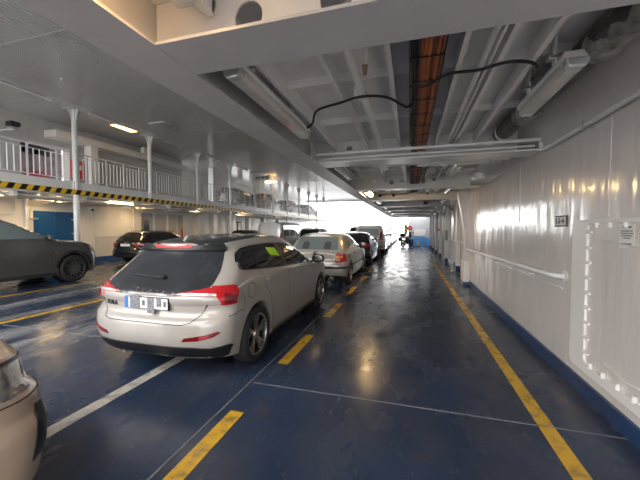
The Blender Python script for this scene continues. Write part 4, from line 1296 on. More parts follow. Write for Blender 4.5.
# wiper
mb = MB()
w0, w1 = pt.hit('B', .10, 1.03), pt.hit('B', -.30, 1.05)
mb.bar(w0[0] + w0[1] * .03, w1[0] + w1[1] * .018, .02, .012)
wp = mb.build('rear_wiper', BLACK, t, local=True)
a, b = pt.hit('B', .06, 1.025), pt.hit('B', -.36, 1.048)
MB().bar(a[0] + a[1] * .012, b[0] + b[1] * .012, .012, .01).build('wiper_blade', RUBBER, wp, local=True)
MB().cyl(w0[0] + w0[1] * .0, w0[0] + w0[1] * .035, .025, n=12).build('wiper_pivot', BLACK, wp, smooth=40, local=True)
h = pt.hit('T', 0, .75)
MB().prism([(.62, h[0].z - .01), (.86, h[0].z - .0), (.78, h[0].z + .03), (.68, h[0].z + .05)], 'x', -.02, .02).build('roof_antenna', P_BEIGE, t, local=True, bevel=.008)
pt.ribbon(MB(), [(.45, .86), (1.2, .845), (2.2, .81), (3.2, .79), (3.7, .80)], 'R', .006, .002).build('flank_crease', P_BEIGE, t, local=True)
# lime paper inside the side window
mb = MB()
pt.patch(mb, [(1.36, 1.20), (1.62, 1.17), (1.58, 1.285), (1.34, 1.30)], 'R', off=.009, skirt=.002, res=.06)
o = mb.build('paper_slip', HIVIS, None)
o.location += Vector((-2.575, 2.48, 0))
tag(o, 'lime green paper slip in the side window of the beige hatchback', 'paper')
# ------------------------------------------------------------------ the other cars
def simple_spec(L, W, H, paint, belt, hood, ws, rs, wheels, wr, kind='hatch', rim=SILVER, clear=.2, nsp=5, style='five', roof_in=.62, rearbump=.0, glass=GLASS, rr=None):
    """ws = (y of windscreen base, y of top), rs = (y of rear glass base, y of top)"""
    hw = W / 2
    hb = .5 * (wheels[0])
    return dict(L=L, hw=hw, paint=paint, wheels=wheels, wr=wr, rr=rr or wr * .7, tw=.2, style=style, rim=rim, nsp=nsp,
        zlo=[(0, clear + .12), (.5, clear + .03), (wheels[0], clear), (wheels[1], clear), (L, clear + .05)],
        ztop=[(0, belt), (.3, belt + .01), (1.2, belt + .01), (ws[0] - .3, belt - .01), (ws[0], belt - .01), (ws[0] + .4, hood), (L - .35, hood - .07), (L, hood - .2)],
        drop=.05,
        yr=[(.3, .08), (.42, .01), (.55, 0), (.68, .03), (.74, .06), (.9, .05), (belt, .09)],
        yf=[(.2, L - .08), (.4, L), (.6, L - .01), (hood, L - .10)],
        w=[(.2, hw * .92), (.35, hw * .975), (.55, hw), (.8, hw), (belt - .02, hw * .965), (belt + .03, hw * .95)],
        corner=(hw * .6, .22, hw * .75, .5), bow=.03,
        g_base=belt - .1, roof=[(rs[1] - .05, H - .04), (rs[1] + .4, H - .005), ((rs[1] + ws[1]) / 2, H), (ws[1] - .3, H - .02), (ws[1] + .05, H - .07)],
        gdrop=.06,
        g_yr=[(belt - .1, rs[0] - .04), (belt, rs[0]), (belt + (H - belt) * .6, rs[0] + (rs[1] - rs[0]) * .6), (H - .08, rs[1])],
        g_yf=[(belt - .1, ws[0] + .12), (belt, ws[0]), (belt + (H - belt) * .5, ws[1] + (ws[0] - ws[1]) * .45), (H - .08, ws[1])],
        g_w=[(belt - .1, hw * .97), (belt, hw * .945), (belt + (H - belt) * .5, hw * (.5 * (.945 + roof_in) + .04)), (H - .14, hw * (roof_in + .09)), (H - .06, hw * roof_in)],
        g_corner=(hw * .3, .16, hw * .5, .35), gbow=.03, mirror=(ws[0] - .32, belt + .06), panels=[], seams=[], pairs=[])

def std_panels(P, belt, H, sides, rear, front, glass=GLASS, lamp=None, bump=BLACK, plate=True, handles=(), head=None):
    hw = P['hw']
    P['panels'] += [('side_window', glass, [rounded(s_, .04) for s_ in sides], 'S', dict(off=.005, res=.07))]
    if rear: P['panels'] += [('rear_window', glass, [rounded(rear, .06)], 'B', dict(off=.005, res=.06))]
    if front: P['panels'] += [('windscreen', glass, [rounded(front, .06)], 'F', dict(off=.005, res=.06))]
    if plate:
        P['panels'] += [('number_plate', PLATEW, [[(-.26, plate), (.26, plate), (.26, plate + .11), (-.26, plate + .11)]], 'B', dict(off=.012, skirt=.004, res=.1))]
    if lamp: P['pairs'] += [('tail_lamp', REDGLASS, lamp, '', dict(off=.006, skirt=.01, res=.05))]
    if head: P['pairs'] += [('headlamp', CLEARGLASS, head, '', dict(off=.006, skirt=.01, res=.05))]
    for h in handles:
        P['pairs'] += [('door_handle', BLACK, [(rounded([(h[0], h[1]), (h[0] + .18, h[1]), (h[0] + .18, h[1] + .03), (h[0], h[1] + .03)], .01), 'S')], '', dict(off=.02, skirt=-.002, res=.1))]

# champagne hatchback ahead of the first car
golf = simple_spec(4.15, 1.735, 1.44, P_GOLF, .95, .86, (2.98, 2.25), (.14, .50), (.80, 3.31), .305, roof_in=.66)
golf['ztop'] = [(0, .93), (.3, .95), (1.2, .96), (2.6, .94), (2.98, .92), (3.4, .86), (3.8, .78), (4.15, .62)]
std_panels(golf, .95, 1.44, [[(.62, 1.0), (1.35, .985), (1.35, 1.34), (.80, 1.33)], [(1.42, .985), (2.62, .955), (2.30, 1.2), (1.98, 1.345), (1.42, 1.345)]],
           [(-.62, .985), (.62, .985), (.55, 1.335), (-.55, 1.335)], [(-.66, .97), (.66, .97), (.52, 1.36), (-.52, 1.36)], glass=GLASSL, plate=False,
           lamp=[([(.56, .66), (.74, .66), (.765, .68), (.765, .90), (.56, .885)], 'B'), ([(.10, .67), (.24, .68), (.22, .89), (.10, .90)], 'S')], handles=((1.3, .83),))
golf['pairs'] += [('lamp_amber_band', AMBER, [([(.565, .775), (.75, .775), (.75, .83), (.565, .83)], 'B')], '', dict(off=.010, skirt=.004, res=.05)),
                  ('lamp_clear_band', CLEARGLASS, [([(.565, .70), (.68, .70), (.68, .73), (.565, .73)], 'B')], '', dict(off=.010, skirt=.004, res=.05))]
golf['panels'] += [('bumper_strip', BLACK, [[(-.82, .49), (.82, .49), (.82, .545), (-.82, .545)]], 'B', dict(off=.012, res=.06)), ('bumper_side_strip', BLACK, [[(.05, .49), (.45, .49), (.45, .545), (.05, .545)], [(1.15, .49), (2.95, .49), (2.95, .53), (1.15, .53)]], 'S', dict(off=.012, res=.08)),
                   ('maker_badge', CHROME, [arc(0, .905, .052, 0, 342, 18)], 'B', dict(off=.012, res=.05)), ('badge_field', BLACK, [arc(0, .905, .038, 0, 342, 18)], 'B', dict(off=.0145, skirt=.002, res=.05)),
                   ('badge_mark', CHROME, [[(-.03, .925), (-.02, .925), (0, .885), (.02, .925), (.03, .925), (.006, .872), (-.006, .872)]], 'B', dict(off=.0155, skirt=.002, res=.05)),
                   ('number_plate', PLATEW, [[(-.26, .56), (.26, .56), (.26, .66), (-.26, .66)]], 'B', dict(off=.012, skirt=.004, res=.1)),
                   ('headrest', SEAT, [rounded([(-.42, 1.0), (-.20, 1.0), (-.22, 1.2), (-.40, 1.2)], .06), rounded([(.20, 1.0), (.42, 1.0), (.40, 1.2), (.22, 1.2)], .06)], 'B', dict(off=.0065, skirt=.001, res=.06)),
                   ('red_window_sticker', RED, [[(-.42, 1.285), (-.345, 1.285), (-.345, 1.325), (-.42, 1.325)], [(-.28, 1.285), (-.20, 1.285), (-.20, 1.325), (-.28, 1.325)]], 'B', dict(off=.0085, skirt=.001, res=.06))]
golf['seams'] = [([(-.62, .95), (-.62, .60), (.62, .60), (.62, .95)], 'B'), ([(1.38, .96), (1.42, .6), (1.45, .25)], 'S'), ([(2.62, .95), (2.7, .6), (2.68, .25)], 'S')]
golf['mirror_m'] = BLACK
gt, gp = car('hatchback_car', 'champagne silver hatchback with big orange red tail lamps, second in the row', 'car', -2.47, 8.0, golf)
h = gp.hit('T', 0, .75)
MB().tube([(0, .75, h[0].z), (0, .68, h[0].z + .18)], .004, 6).build('roof_antenna', BLACK, gt, local=True)

# dark small car, third in the row
dark = simple_spec(4.1, 1.74, 1.42, P_DARK, 1.0, .92, (2.95, 2.2), (.16, .46), (.72, 3.25), .31, roof_in=.68)
std_panels(dark, 1.0, 1.45, [[(.55, 1.06), (1.5, 1.04), (1.5, 1.35), (.75, 1.33)], [(1.57, 1.04), (2.62, 1.01), (2.2, 1.25), (1.95, 1.35), (1.57, 1.35)]], [(-.6, 1.05), (.6, 1.05), (.54, 1.34), (-.54, 1.34)],
           [(-.66, 1.02), (.66, 1.02), (.54, 1.36), (-.54, 1.36)], plate=.62, lamp=[([(.56, .80), (.765, .80), (.765, .95), (.60, .95)], 'B'), ([(.1, .80), (.22, .82), (.18, .95), (.1, .95)], 'S')], handles=((.98, .9), (2.0, .88)))
car('hatchback_car', 'dark hatchback with red tail lamps, third in the row behind the champagne one', 'car', -2.47, 13.15, dark)

# tall beige white off-roader
suv = simple_spec(4.5, 1.80, 1.80, P_WHITE, 1.08, 1.06, (3.05, 2.5), (.12, .28), (.85, 3.5), .36, roof_in=.76, clear=.28)
std_panels(suv, 1.08, 1.8, [[(.4, 1.14), (1.3, 1.13), (1.3, 1.62), (.45, 1.62)], [(1.37, 1.13), (2.1, 1.12), (2.1, 1.62), (1.37, 1.62)], [(2.17, 1.12), (2.85, 1.10), (2.55, 1.5), (2.42, 1.62), (2.17, 1.62)]],
           [(-.62, 1.18), (.62, 1.18), (.56, 1.57), (-.56, 1.57)], [(-.7, 1.12), (.7, 1.12), (.6, 1.68), (-.6, 1.68)], glass=GLASSP, plate=.70,
           lamp=[([(.69, .92), (.80, .92), (.78, 1.36), (.68, 1.36)], 'B'), ([(.12, .92), (.2, .92), (.2, 1.36), (.13, 1.36)], 'S')], handles=((1.25, 1.0), (2.0, 1.0)))
suv['panels'] += [('bumper_strip', P_SILVER, [[(-.85, .45), (.85, .45), (.85, .62), (-.85, .62)]], 'B', dict(off=.03, res=.08))]
st_, sp_ = car('offroad_car', 'tall beige white off-road car with roof rails, fourth in the row', 'car', -2.36, 18.4, suv)
for sd in (-1, 1):
    MB().tube([(sd * .62, .5, 1.76), (sd * .62, .6, 1.82), (sd * .62, 2.1, 1.82), (sd * .62, 2.25, 1.75)], .02, 8).build('roof_rail', DARKMETAL, st_, smooth=60, local=True)
# further cars of the row
for (Yr, paint, H, lb) in ((24.2, P_DARK, 1.48, 'dark car fifth in the row, ahead of the off-road car'), (29.2, P_SILVER, 1.5, 'silver car sixth in the row'), (34.2, P_WHITE, 1.62, 'white car with red lamps near the far end of the row'), (39.4, P_MAROON, 1.6, 'red car last in the row at the far end')):
    sp = simple_spec(4.3, 1.78, H, paint, 1.0, .92, (3.0, 2.25), (.16, .5), (.8, 3.4), .32, roof_in=.68)
    std_panels(sp, 1.0, H, [[(.6, 1.06), (1.55, 1.04), (1.55, H - .1), (.8, H - .11)], [(1.62, 1.04), (2.65, 1.01), (2.2, H - .18), (2.0, H - .1), (1.62, H - .1)]], [(-.6, 1.05), (.6, 1.05), (.54, H - .1), (-.54, H - .1)],
               [(-.66, 1.02), (.66, 1.02), (.54, H - .1), (-.54, H - .1)], plate=.66, lamp=[([(.58, .78), (.77, .78), (.77, .95), (.6, .95)], 'B'), ([(.12, .80), (.26, .82), (.2, .95), (.12, .95)], 'S')])
    car('parked_car', lb, 'car', -2.5, Yr, sp)

# next lanes to the left
van = simple_spec(4.9, 1.80, 1.97, P_SILVER, 1.05, 1.0, (4.05, 3.55), (.06, .16), (.9, 3.7), .33, roof_in=.80)
std_panels(van, 1.05, 1.97, [[(.35, 1.12), (1.15, 1.12), (1.15, 1.75), (.4, 1.74)], [(1.32, 1.12), (2.1, 1.12), (2.1, 1.76), (1.32, 1.76)], [(2.27, 1.12), (2.95, 1.12), (2.95, 1.76), (2.27, 1.76)], [(3.1, 1.12), (3.85, 1.1), (3.55, 1.7), (3.1, 1.74)]],
           None, [(-.7, 1.1), (.7, 1.1), (.62, 1.8), (-.62, 1.8)], glass=GLASSL, plate=.7, lamp=[([(.68, .9), (.78, .9), (.77, 1.3), (.68, 1.3)], 'B')])
van['seams'] = [([(0, .5), (0, 1.9)], 'B'), ([(-.7, 1.1), (.7, 1.1)], 'B')]
car('van', 'silver van with blank rear doors behind the beige hatchback roof', 'van', -7.95, 16.7, van)
wv = simple_spec(4.3, 1.78, 1.62, P_WHITE, 1.02, .95, (3.0, 2.3), (.14, .36), (.8, 3.4), .32, roof_in=.70)
std_panels(wv, 1.02, 1.62, [[(.5, 1.08), (1.55, 1.06), (1.55, 1.5), (.62, 1.5)], [(1.62, 1.06), (2.65, 1.03), (2.2, 1.4), (2.0, 1.5), (1.62, 1.5)]], [(-.62, 1.05), (.62, 1.05), (.56, 1.52), (-.56, 1.52)],
           [(-.66, 1.04), (.66, 1.04), (.56, 1.52), (-.56, 1.52)], plate=.66, lamp=[([(.6, .8), (.76, .8), (.76, .96), (.6, .96)], 'B')])
car('parked_car', 'white car with dark rear window beyond the silver van', 'car', -6.0, 18.2, wv)
mr = simple_spec(4.5, 1.8, 1.78, P_MAROON, 1.05, 1.0, (3.1, 2.5), (.12, .3), (.85, 3.5), .34, roof_in=.74)
std_panels(mr, 1.05, 1.78, [[(.5, 1.1), (2.2, 1.1), (2.2, 1.62), (.6, 1.62)]], [(-.64, 1.1), (.64, 1.1), (.58, 1.6), (-.58, 1.6)], [(-.66, 1.1), (.66, 1.1), (.58, 1.6), (-.58, 1.6)], plate=.7, lamp=[([(.68, .9), (.78, .9), (.77, 1.3), (.68, 1.3)], 'B')])
car('parked_car', 'maroon tall car seen above the roof of the dark hatchback', 'car', -4.75, 29.0, mr)
ab = simple_spec(4.4, 1.8, 1.5, P_BLACK, 1.0, .93, (3.0, 2.25), (.2, .6), (.8, 3.45), .33, roof_in=.68)
std_panels(ab, 1.0, 1.5, [[(.7, 1.06), (2.5, 1.02), (2.0, 1.38), (.9, 1.38)]], [(-.6, 1.05), (.6, 1.05), (.54, 1.38), (-.54, 1.38)], [(-.66, 1.02), (.66, 1.02), (.54, 1.4), (-.54, 1.4)], plate=.66, lamp=[([(.6, .8), (.77, .8), (.77, .95), (.6, .95)], 'B')])
car('parked_car', 'dark car under the mezzanine beyond the black estate', 'car', -11.2, 18.5, ab)

# charcoal coupe-like SUV on the left
q = dict(L=4.98, hw=.99, paint=P_GREY, wheels=(1.02, 4.02), wr=.395, rr=.30, tw=.27, style='vee', rim=RIMGREY, nsp=9, gap=.05, inset=.0,
    zlo=[(0, .42), (.6, .3), (1.0, .26), (4.0, .25), (4.5, .26), (4.98, .32)],
    ztop=[(0, 1.18), (.4, 1.23), (1.6, 1.24), (3.0, 1.23), (3.35, 1.255), (3.8, 1.25), (4.4, 1.19), (4.75, 1.08), (4.98, .92)], drop=.08,
    yr=[(.3, .1), (.45, .02), (.6, 0), (.8, .04), (1.0, .06), (1.1, .12)], yf=[(.25, 4.86), (.4, 4.96), (.6, 4.98), (.8, 4.95), (.95, 4.88), (1.1, 4.8)],
    w=[(.25, .93), (.4, .975), (.6, .99), (.85, .985), (1.0, .96), (1.12, .93)], corner=(.6, .3, .75, .48), bow=.03,
    g_base=.98, roof=[(.5, 1.66), (1.0, 1.77), (1.7, 1.855), (2.2, 1.87), (2.8, 1.84), (3.3, 1.76)], gdrop=.08,
    g_yr=[(.98, .14), (1.22, .25), (1.5, .6), (1.79, .95)], g_yf=[(.98, 4.3), (1.22, 3.88), (1.5, 3.32), (1.7, 2.90), (1.79, 2.66)],
    g_w=[(.98, .96), (1.2, .93), (1.45, .83), (1.7, .73), (1.79, .67)], g_corner=(.3, .2, .42, .3), gbow=.03, mirror=(3.32, 1.28), mirror_m=P_DARK, seams=[], panels=[], pairs=[])
q['panels'] = [('side_window', GLASSL, [rounded([(2.12, 1.29), (3.5, 1.285), (3.25, 1.44), (2.9, 1.63), (2.5, 1.715), (2.12, 1.73)], .03), rounded([(1.1, 1.3), (2.04, 1.29), (2.04, 1.73), (1.5, 1.71)], .04)], 'S', dict(off=.006, res=.06)),
    ('windscreen', GLASS, [rounded([(-.75, 1.28), (.75, 1.28), (.6, 1.68), (-.6, 1.68)], .05)], 'F', dict(off=.005, res=.06)),
    ('rear_window', GLASS, [rounded([(-.7, 1.15), (.7, 1.15), (.58, 1.5), (-.58, 1.5)], .05)], 'B', dict(off=.005, res=.06)),
    ('grille', BLACK, [rounded([(-.5, .5), (.5, .5), (.55, .88), (-.55, .88)], .05)], 'F', dict(off=.006, res=.06)),
    ('sill_trim', P_DARK, [[(1.5, .27), (3.5, .26), (3.5, .34), (1.5, .36)]], 'S', dict(off=.012, res=.1)),
    ('number_plate', PLATEW, [[(-.26, .7), (.26, .7), (.26, .81), (-.26, .81)]], 'B', dict(off=.01, res=.1))]
q['pairs'] = [('headlamp', CLEARGLASS, [([(4.50, 1.0), (4.68, .92), (4.85, .88), (4.86, 1.0), (4.66, 1.06)], 'S'), ([(.55, .84), (.82, .84), (.80, .96), (.58, .92)], 'F')], '', dict(off=.007, res=.05)),
    ('lower_intake', BLACK, [([(4.74, .36), (4.95, .36), (4.95, .6), (4.82, .58)], 'S')], '', dict(off=.006, res=.05)),
    ('tail_lamp', REDGLASS, [([(-.0 + .5, .95), (.95, .95), (.95, 1.03), (.5, 1.03)], 'B')], '', dict(off=.006, res=.05)),
    ('marker_lamp', AMBER, [([(3.52, .88), (3.57, .88), (3.57, .90), (3.52, .90)], 'S')], '', dict(off=.006, res=.05)),
    ('door_handle', P_GREY, [(rounded([(2.2, .98), (2.42, .98), (2.42, 1.01), (2.2, 1.01)], .01), 'S'), (rounded([(1.15, 1.0), (1.37, 1.0), (1.37, 1.03), (1.15, 1.03)], .01), 'S')], '', dict(off=.02, skirt=-.002, res=.1)),
    ('wheel_arch_trim', P_DARK, [(arc(4.02, .41, .52, 8, 172, 20) + arc(4.02, .41, .455, 172, 8, 20), 'S')], '', dict(off=.012, res=.06)),
    ('wheel_arch_trim', P_DARK, [(arc(1.02, .41, .52, 8, 172, 20) + arc(1.02, .41, .455, 172, 8, 20), 'S')], '', dict(off=.012, res=.06))]
q['seams'] = [([(3.42, 1.2), (3.44, .9), (3.42, .6), (3.4, .34)], 'S'), ([(2.08, 1.24), (2.1, .8), (2.1, .34)], 'S'), ([(3.4, .345), (1.5, .36)], 'S'), ([(3.5, 1.17), (4.0, 1.17), (4.5, 1.08)], 'S')]
car('suv', 'dusty charcoal SUV with large dark wheels in the left lane', 'car', -10.49, 2.80, q)

# black estate car by the blue foot of the wall
e = simple_spec(4.6, 1.81, 1.45, P_BLACK, .98, .93, (3.2, 2.45), (.16, .48), (.95, 3.75), .32, roof_in=.68)
std_panels(e, .98, 1.45, [[(.55, 1.06), (1.05, 1.04), (1.05, 1.35), (.75, 1.33)], [(1.12, 1.04), (1.95, 1.02), (1.95, 1.36), (1.12, 1.36)], [(2.02, 1.02), (2.95, .99), (2.5, 1.25), (2.3, 1.35), (2.02, 1.36)]],
           [(-.62, 1.03), (.62, 1.03), (.54, 1.35), (-.54, 1.35)], [(-.66, 1.0), (.66, 1.0), (.55, 1.36), (-.55, 1.36)], plate=.80,
           lamp=[([(.42, .83), (.60, .82), (.79, .84), (.79, .93), (.70, .93), (.62, .90), (.42, .89)], 'B'), ([(.1, .84), (.33, .86), (.28, .93), (.1, .93)], 'S')], handles=((1.2, .92), (2.1, .9)))
e['panels'] += [('maker_badge', SILVER, [arc(0, .97, .04, 0, 340, 14)], 'B', dict(off=.01, skirt=.004, res=.05)), ('high_brake_lamp', REDDARK, [[(-.2, 1.37), (.2, 1.37), (.2, 1.385), (-.2, 1.385)]], 'B', dict(off=.02, res=.1)),
                ('rear_bumper_trim', BLACK, [[(-.8, .34), (.8, .34), (.8, .42), (-.8, .42)]], 'B', dict(off=.008, res=.1))]
e['seams'] = [([(-.7, .98), (-.66, .74), (.66, .74), (.7, .98)], 'B')]
et, ep = car('estate_car', 'black estate car parked against the left wall past the dark SUV', 'car', -11.8, 10.55, e)
for sd in (-1, 1): MB().tube([(sd * .56, .8, 1.40), (sd * .56, .9, 1.455), (sd * .56, 2.2, 1.455), (sd * .56, 2.35, 1.39)], .014, 6).build('roof_rail', BLACK, et, smooth=60, local=True)
MB().prism([(.9, 1.44), (1.05, 1.44), (.98, 1.52), (.93, 1.52)], 'x', -.02, .02).build('roof_antenna', BLACK, et, local=True)

# tan car just beside the camera: only its front right corner is in view
n = dict(L=4.4, hw=.90, paint=P_TAN, wheels=(.9, 3.5), wr=.33, rr=.235, tw=.22, style='five', rim=SILVER, nsp=5, gap=.045,
    zlo=[(0, .4), (.6, .25), (1.0, .2), (3.6, .2), (4.0, .2), (4.4, .25)],
    ztop=[(0, 1.0), (.4, 1.05), (1.6, 1.05), (2.9, 1.02), (3.2, 1.03), (3.6, 1.03), (4.0, .99), (4.25, .93), (4.4, .84)], drop=.07,
    yr=[(.3, .1), (.45, .02), (.6, 0), (.8, .04), (1.0, .1)], yf=[(.2, 4.30), (.3, 4.38), (.5, 4.40), (.63, 4.40), (.67, 4.39), (.70, 4.33), (.85, 4.30), (.95, 4.25), (1.0, 4.18)],
    w=[(.2, .86), (.35, .89), (.6, .905), (.66, .90), (.70, .868), (.8, .862), (.9, .85), (1.0, .82)], corner=(.6, .3, .62, .40), bow=.03,
    g_base=.92, roof=[(.4, 1.5), (.9, 1.58), (1.6, 1.6), (2.0, 1.59), (2.5, 1.53), (2.8, 1.48)], gdrop=.08,
    g_yr=[(.92, .12), (1.05, .2), (1.3, .34), (1.52, .5)], g_yf=[(.92, 3.5), (1.03, 3.3), (1.3, 2.8), (1.52, 2.35)],
    g_w=[(.92, .86), (1.05, .84), (1.3, .76), (1.46, .66), (1.52, .6)], g_corner=(.3, .2, .5, .4), gbow=.03, mirror=(2.9, 1.08), seams=[], panels=[], pairs=[])
n['panels'] = [('side_window', GLASS, [rounded([(.7, 1.1), (1.6, 1.08), (1.6, 1.45), (.85, 1.44)], .04), rounded([(1.68, 1.08), (2.85, 1.06), (2.4, 1.3), (2.1, 1.44), (1.68, 1.45)], .04)], 'S', dict(off=.006, res=.06)),
    ('windscreen', GLASS, [rounded([(-.7, 1.07), (.7, 1.07), (.56, 1.48), (-.56, 1.48)], .05)], 'F', dict(off=.005, res=.06)),
    ('grille', BLACK, [rounded([(-.42, .74), (.42, .74), (.46, .86), (-.46, .86)], .03), rounded([(-.4, .3), (.4, .3), (.46, .5), (-.46, .5)], .04)], 'F', dict(off=.006, res=.05))]
n['pairs'] = [('headlamp', HEADGLASS, [([(.40, .72), (.55, .71), (.75, .71), (.84, .72), (.84, .87), (.80, .88), (.60, .845), (.40, .80)], 'F'), ([(3.98, .78), (4.04, .72), (4.22, .71), (4.22, .86), (4.1, .88), (3.98, .85)], 'R')], '', dict(off=.006, res=.035)),
    ('headlamp_edge', BLACK, [([(.40, .80), (.60, .845), (.80, .88), (.86, .87), (.86, .885), (.80, .898), (.60, .862), (.40, .818)], 'F')], '', dict(off=.009, res=.035)),
    ('fog_lamp_recess', BLACK, [([(.50, .34), (.70, .34), (.80, .52), (.62, .48)], 'F')], '', dict(off=.005, res=.04)),
    ('corner_vent', BLACK, [([(4.12, .36), (4.22, .36), (4.25, .60), (4.18, .62)], 'R')], '', dict(off=.005, res=.04)),
    ('projector_lens', CHROME, [(arc(.50, .755, .045, 0, 342, 18), 'F')], '', dict(off=.009, skirt=.004, res=.04))]
n['seams'] = [([(.40, .685), (.7, .678), (.88, .69)], 'F'), ([(3.9, .70), (4.05, .69), (4.3, .675)], 'R')]
car('suv', 'tan car at the lower left, only its headlamp corner in view', 'car', -2.70, -3.03, n)

# cars on the mezzanine
for (x, y, paint, H, lb) in ((-13.0, 19.6, P_DARK, 1.5, 'dark car on the mezzanine, leftmost behind the railing'), (-13.0, 24.8, P_SILVER, 1.66, 'silver car with dark windows on the mezzanine, second from the left'),
                             (-13.0, 30.4, P_WHITE, 1.55, 'white car on the mezzanine, third from the left'), (-13.0, 36.6, P_SILVER, 1.6, 'pale car on the mezzanine, farthest to the right')):
    sp = simple_spec(4.4, 1.78, H, paint, 1.0, .93, (3.05, 2.3), (.16, .45), (.8, 3.45), .33, roof_in=.68)
    std_panels(sp, 1.0, H, [[(.6, 1.06), (1.55, 1.04), (1.55, H - .1), (.8, H - .11)], [(1.62, 1.04), (2.7, 1.01), (2.25, H - .18), (2.05, H - .1), (1.62, H - .1)]], [(-.6, 1.05), (.6, 1.05), (.54, H - .1), (-.54, H - .1)],
               [(-.66, 1.02), (.66, 1.02), (.54, H - .1), (-.54, H - .1)], plate=.66, lamp=[([(.56, .80), (.77, .80), (.77, .95), (.6, .95)], 'B'), ([(.1, .82), (.3, .84), (.24, .95), (.1, .95)], 'S')])
    car('parked_car', lb, 'car', x, y, sp, z=3.1)
# ------------------------------------------------------------------ motorcycle and markers at the far end
mt = thing('motorcycle', 'dark motorcycle with a top case standing at the far end of the walkway', 'motorcycle', (-.25, 28.0, 0), rz=math.radians(-28))
def mpart(mb, nm, m_, **k): return mb.build(nm, m_, mt, local=True, **k)
for y, nm in ((-.68, 'rear_wheel'), (.74, 'front_wheel')):
    mb = MB().lathe([(.21, -.05), (.29, -.06), (.315, -.03), (.32, 0), (.315, .03), (.29, .06), (.21, .05), (.21, -.05)], (0, 0, 0), 'x', 28)
    w_ = mb.build(nm, RUBBER, mt, smooth=50, local=True); w_.location = (0, y, .32)
    mb = MB()
    for k in range(6): mb.bar((0, 0, 0), (0, .21 * math.cos(k * PI / 3), .21 * math.sin(k * PI / 3)), .03, .03, (1, 0, 0))
    mb.cyl((-.06, 0, 0), (.06, 0, 0), .04, n=12)
    mb.build('rim', DARKMETAL, w_, local=True)
    MB().cyl((-.07, 0, 0), (-.075, 0, 0), .13, n=20).build('brake_disc', SILVER, w_, local=True)
mpart(MB().blob((0, 0, .45), .17, .30, .20, .6), 'engine', DARKMETAL, smooth=50)
mpart(MB().blob((0, .18, .83), .17, .30, .14, .8), 'fuel_tank', P_DARK, smooth=60)
mpart(MB().blob((0, -.35, .80), .15, .40, .06, .7), 'seat', BLACK, smooth=60)
mpart(MB().blob((0, .50, .92), .17, .16, .16, .8), 'fairing', P_DARK, smooth=60)
mpart(MB().prism([(.56, 1.0), (.62, 1.0), (.48, 1.3), (.44, 1.3)], 'x', -.13, .13), 'windshield', GLASSL)
mpart(MB().blob((0, .63, .93), .09, .05, .07, .9), 'headlamp', CLEARGLASS, smooth=60)
mpart(MB().tube([(-.40, .30, 1.08), (-.2, .38, 1.05), (0, .42, 1.02), (.2, .38, 1.05), (.40, .30, 1.08)], .015, 8), 'handlebar', BLACK, smooth=60)
for sd in (-1, 1):
    mpart(MB().tube([(sd * .09, .42, 1.0), (sd * .09, .60, .66), (sd * .09, .74, .32)], .025, 8), 'fork_leg', SILVER, smooth=60)
    m_ = mpart(MB().blob((sd * .40, .33, 1.24), .07, .02, .045, .8), 'mirror', BLACK, smooth=60)
    MB().cyl((sd * .34, .33, 1.07), (sd * .38, .33, 1.22), .008, n=6).build('mirror_stalk', BLACK, m_, local=True)
    mpart(MB().bar((sd * .08, -.15, .40), (sd * .08, -.68, .32), .04, .05), 'swingarm', DARKMETAL)
    mpart(MB().blob((sd * .32, -.55, .68), .11, .24, .18, .5), 'side_case', BLACK, smooth=50)
mpart(MB().blob((0, -.72, 1.02), .22, .19, .16, .5), 'top_case', BLACK, smooth=50)
mpart(MB().prism([(.40, .60), (.74, .68), (1.02, .56), (.98, .54), (.74, .65), (.42, .57)], 'x', -.08, .08), 'front_mudguard', P_DARK)
mpart(MB().tube([(.15, .1, .25), (.18, -.3, .25), (.2, -.8, .42)], lambda q: .025 + .02 * q, 10), 'exhaust', SILVER, smooth=60)
mpart(MB().bar((-.1, .05, .3), (-.28, .0, .02), .03, .03), 'side_stand', BLACK)
t = thing('marker_board', 'yellow and black striped upright board at the far end', 'marker', (-.35, 29.4, 0))
MB().box(-.5, -.2, 29.38, 29.42, 1.1, 1.95).build('striped_panel', HAZARDX, t)
MB().box(-.38, -.32, 29.42, 29.47, 0, 1.9).build('post', SILVER, t)
t = thing('stop_disc', 'red round sign beside the striped board at the far end', 'sign', (-.08, 29.4, 0))
MB().cyl((-.02, 29.38, 1.62), (-.02, 29.42, 1.62), .22, n=28).build('disc', RED, t)
MB().box(-.10, .06, 29.37, 29.378, 1.595, 1.645).build('bar_mark', PAPER, t)
MB().cyl((-.02, 29.45, 0), (-.02, 29.45, 1.6), .025, n=10).build('post', SILVER, t)
t = thing('bollard', 'small pale yellow bollard in front of the blue bulkhead', 'bollard', (.72, 29.2, 0))
MB().lathe([(0, 0), (.11, 0), (.11, .05), (.08, .06), (.06, .42), (0, .46)], (.72, 29.2, 0), 'z', 18).build('body', YELLOW, t, smooth=40)
MB().lathe([(.11, 0), (.16, 0), (.16, .03), (.11, .05)], (.72, 29.2, 0), 'z', 18).build('foot', RUBBER, t)
t = thing('wall_panel', 'white panel with a blue edge on the far bulkhead', 'panel', (.9, 29.85, .9))
MB().box(.35, 1.35, 29.84, 29.9, .9, 1.5).build('board', PAPER, t)
MB().box(.35, 1.35, 29.82, 29.86, .82, .9).build('edge', LIGHTBLUE, t)
t = thing('hazard_sign', 'yellow and black board on a post at the far left lanes', 'marker', (-8.9, 29.5, 0))
MB().box(-9.0, -8.78, 29.48, 29.52, 1.1, 1.55).build('panel', HAZARDX, t)
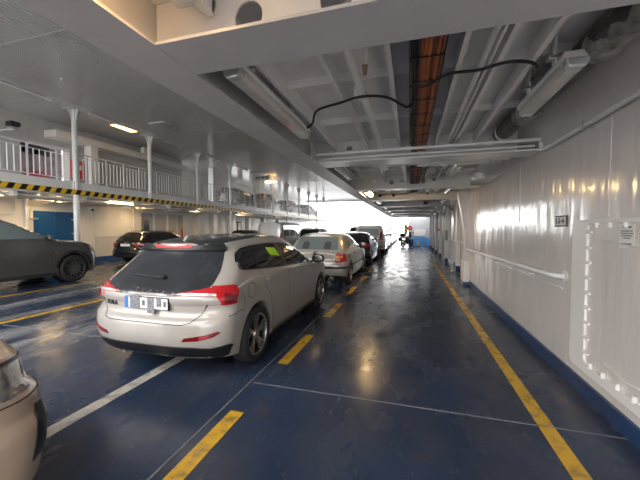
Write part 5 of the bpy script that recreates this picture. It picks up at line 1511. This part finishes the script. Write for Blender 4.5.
MB().box(-8.92, -8.86, 29.52, 29.57, 0, 1.5).build('post', SILVER, t)
t = thing('red_box', 'dark red box on a post beside the far striped board', 'box', (-9.6, 27, 0))
MB().box(-10.0, -9.6, 26.9, 27.1, 1.3, 1.6).build('case', mat('dull_red', (.3, .03, .05), .5), t, bevel=.01)
MB().box(-9.84, -9.78, 26.95, 27.05, 0, 1.3).build('post', SILVER, t)

# ------------------------------------------------------------------ light: overcast sky over the open ends, plus the lamps built above
w = bpy.data.worlds.new('overcast_sky'); S.world = w; w.use_nodes = True
N, L = w.node_tree.nodes, w.node_tree.links
bg = N['Background']
tc = N.new('ShaderNodeTexCoord'); sp = N.new('ShaderNodeSeparateXYZ'); L.new(tc.outputs['Generated'], sp.inputs[0])
r = N.new('ShaderNodeValToRGB')
r.color_ramp.elements[0].position = .44; r.color_ramp.elements[0].color = (.25, .25, .25, 1)
r.color_ramp.elements[1].position = .52; r.color_ramp.elements[1].color = (1, .99, .98, 1)
mr_ = N.new('ShaderNodeMapRange'); mr_.inputs['From Min'].default_value = -1; mr_.inputs['From Max'].default_value = 1
L.new(sp.outputs['Z'], mr_.inputs['Value']); L.new(mr_.outputs['Result'], r.inputs['Fac'])
L.new(r.outputs['Color'], bg.inputs['Color'])
bg.inputs['Strength'].default_value = WORLD_STRENGTH

# ------------------------------------------------------------------ camera
f_px = 312.0
Yc = Vector((90 / f_px, 11 / f_px, -1)).normalized()
Zc = Vector((0, 1, 11 / f_px)).normalized()
Xc = Yc.cross(Zc).normalized()
cam = bpy.data.cameras.new('camera'); cam.sensor_width = 36; cam.lens = 36 * f_px / 640
cam.clip_start = .02; cam.clip_end = 500
co = bpy.data.objects.new('camera', cam); COL.objects.link(co)
co.matrix_world = Matrix(((*Xc, 0), (*Yc, 0), (*Zc, 1.55), (0, 0, 0, 1)))
S.camera = co
vs_ = S.view_settings
S.display_settings.display_device = 'sRGB'
vs_.view_transform = 'Standard'; vs_.look = 'None'; vs_.gamma = 1; vs_.use_curve_mapping = False
vs_.exposure = EXPOSURE
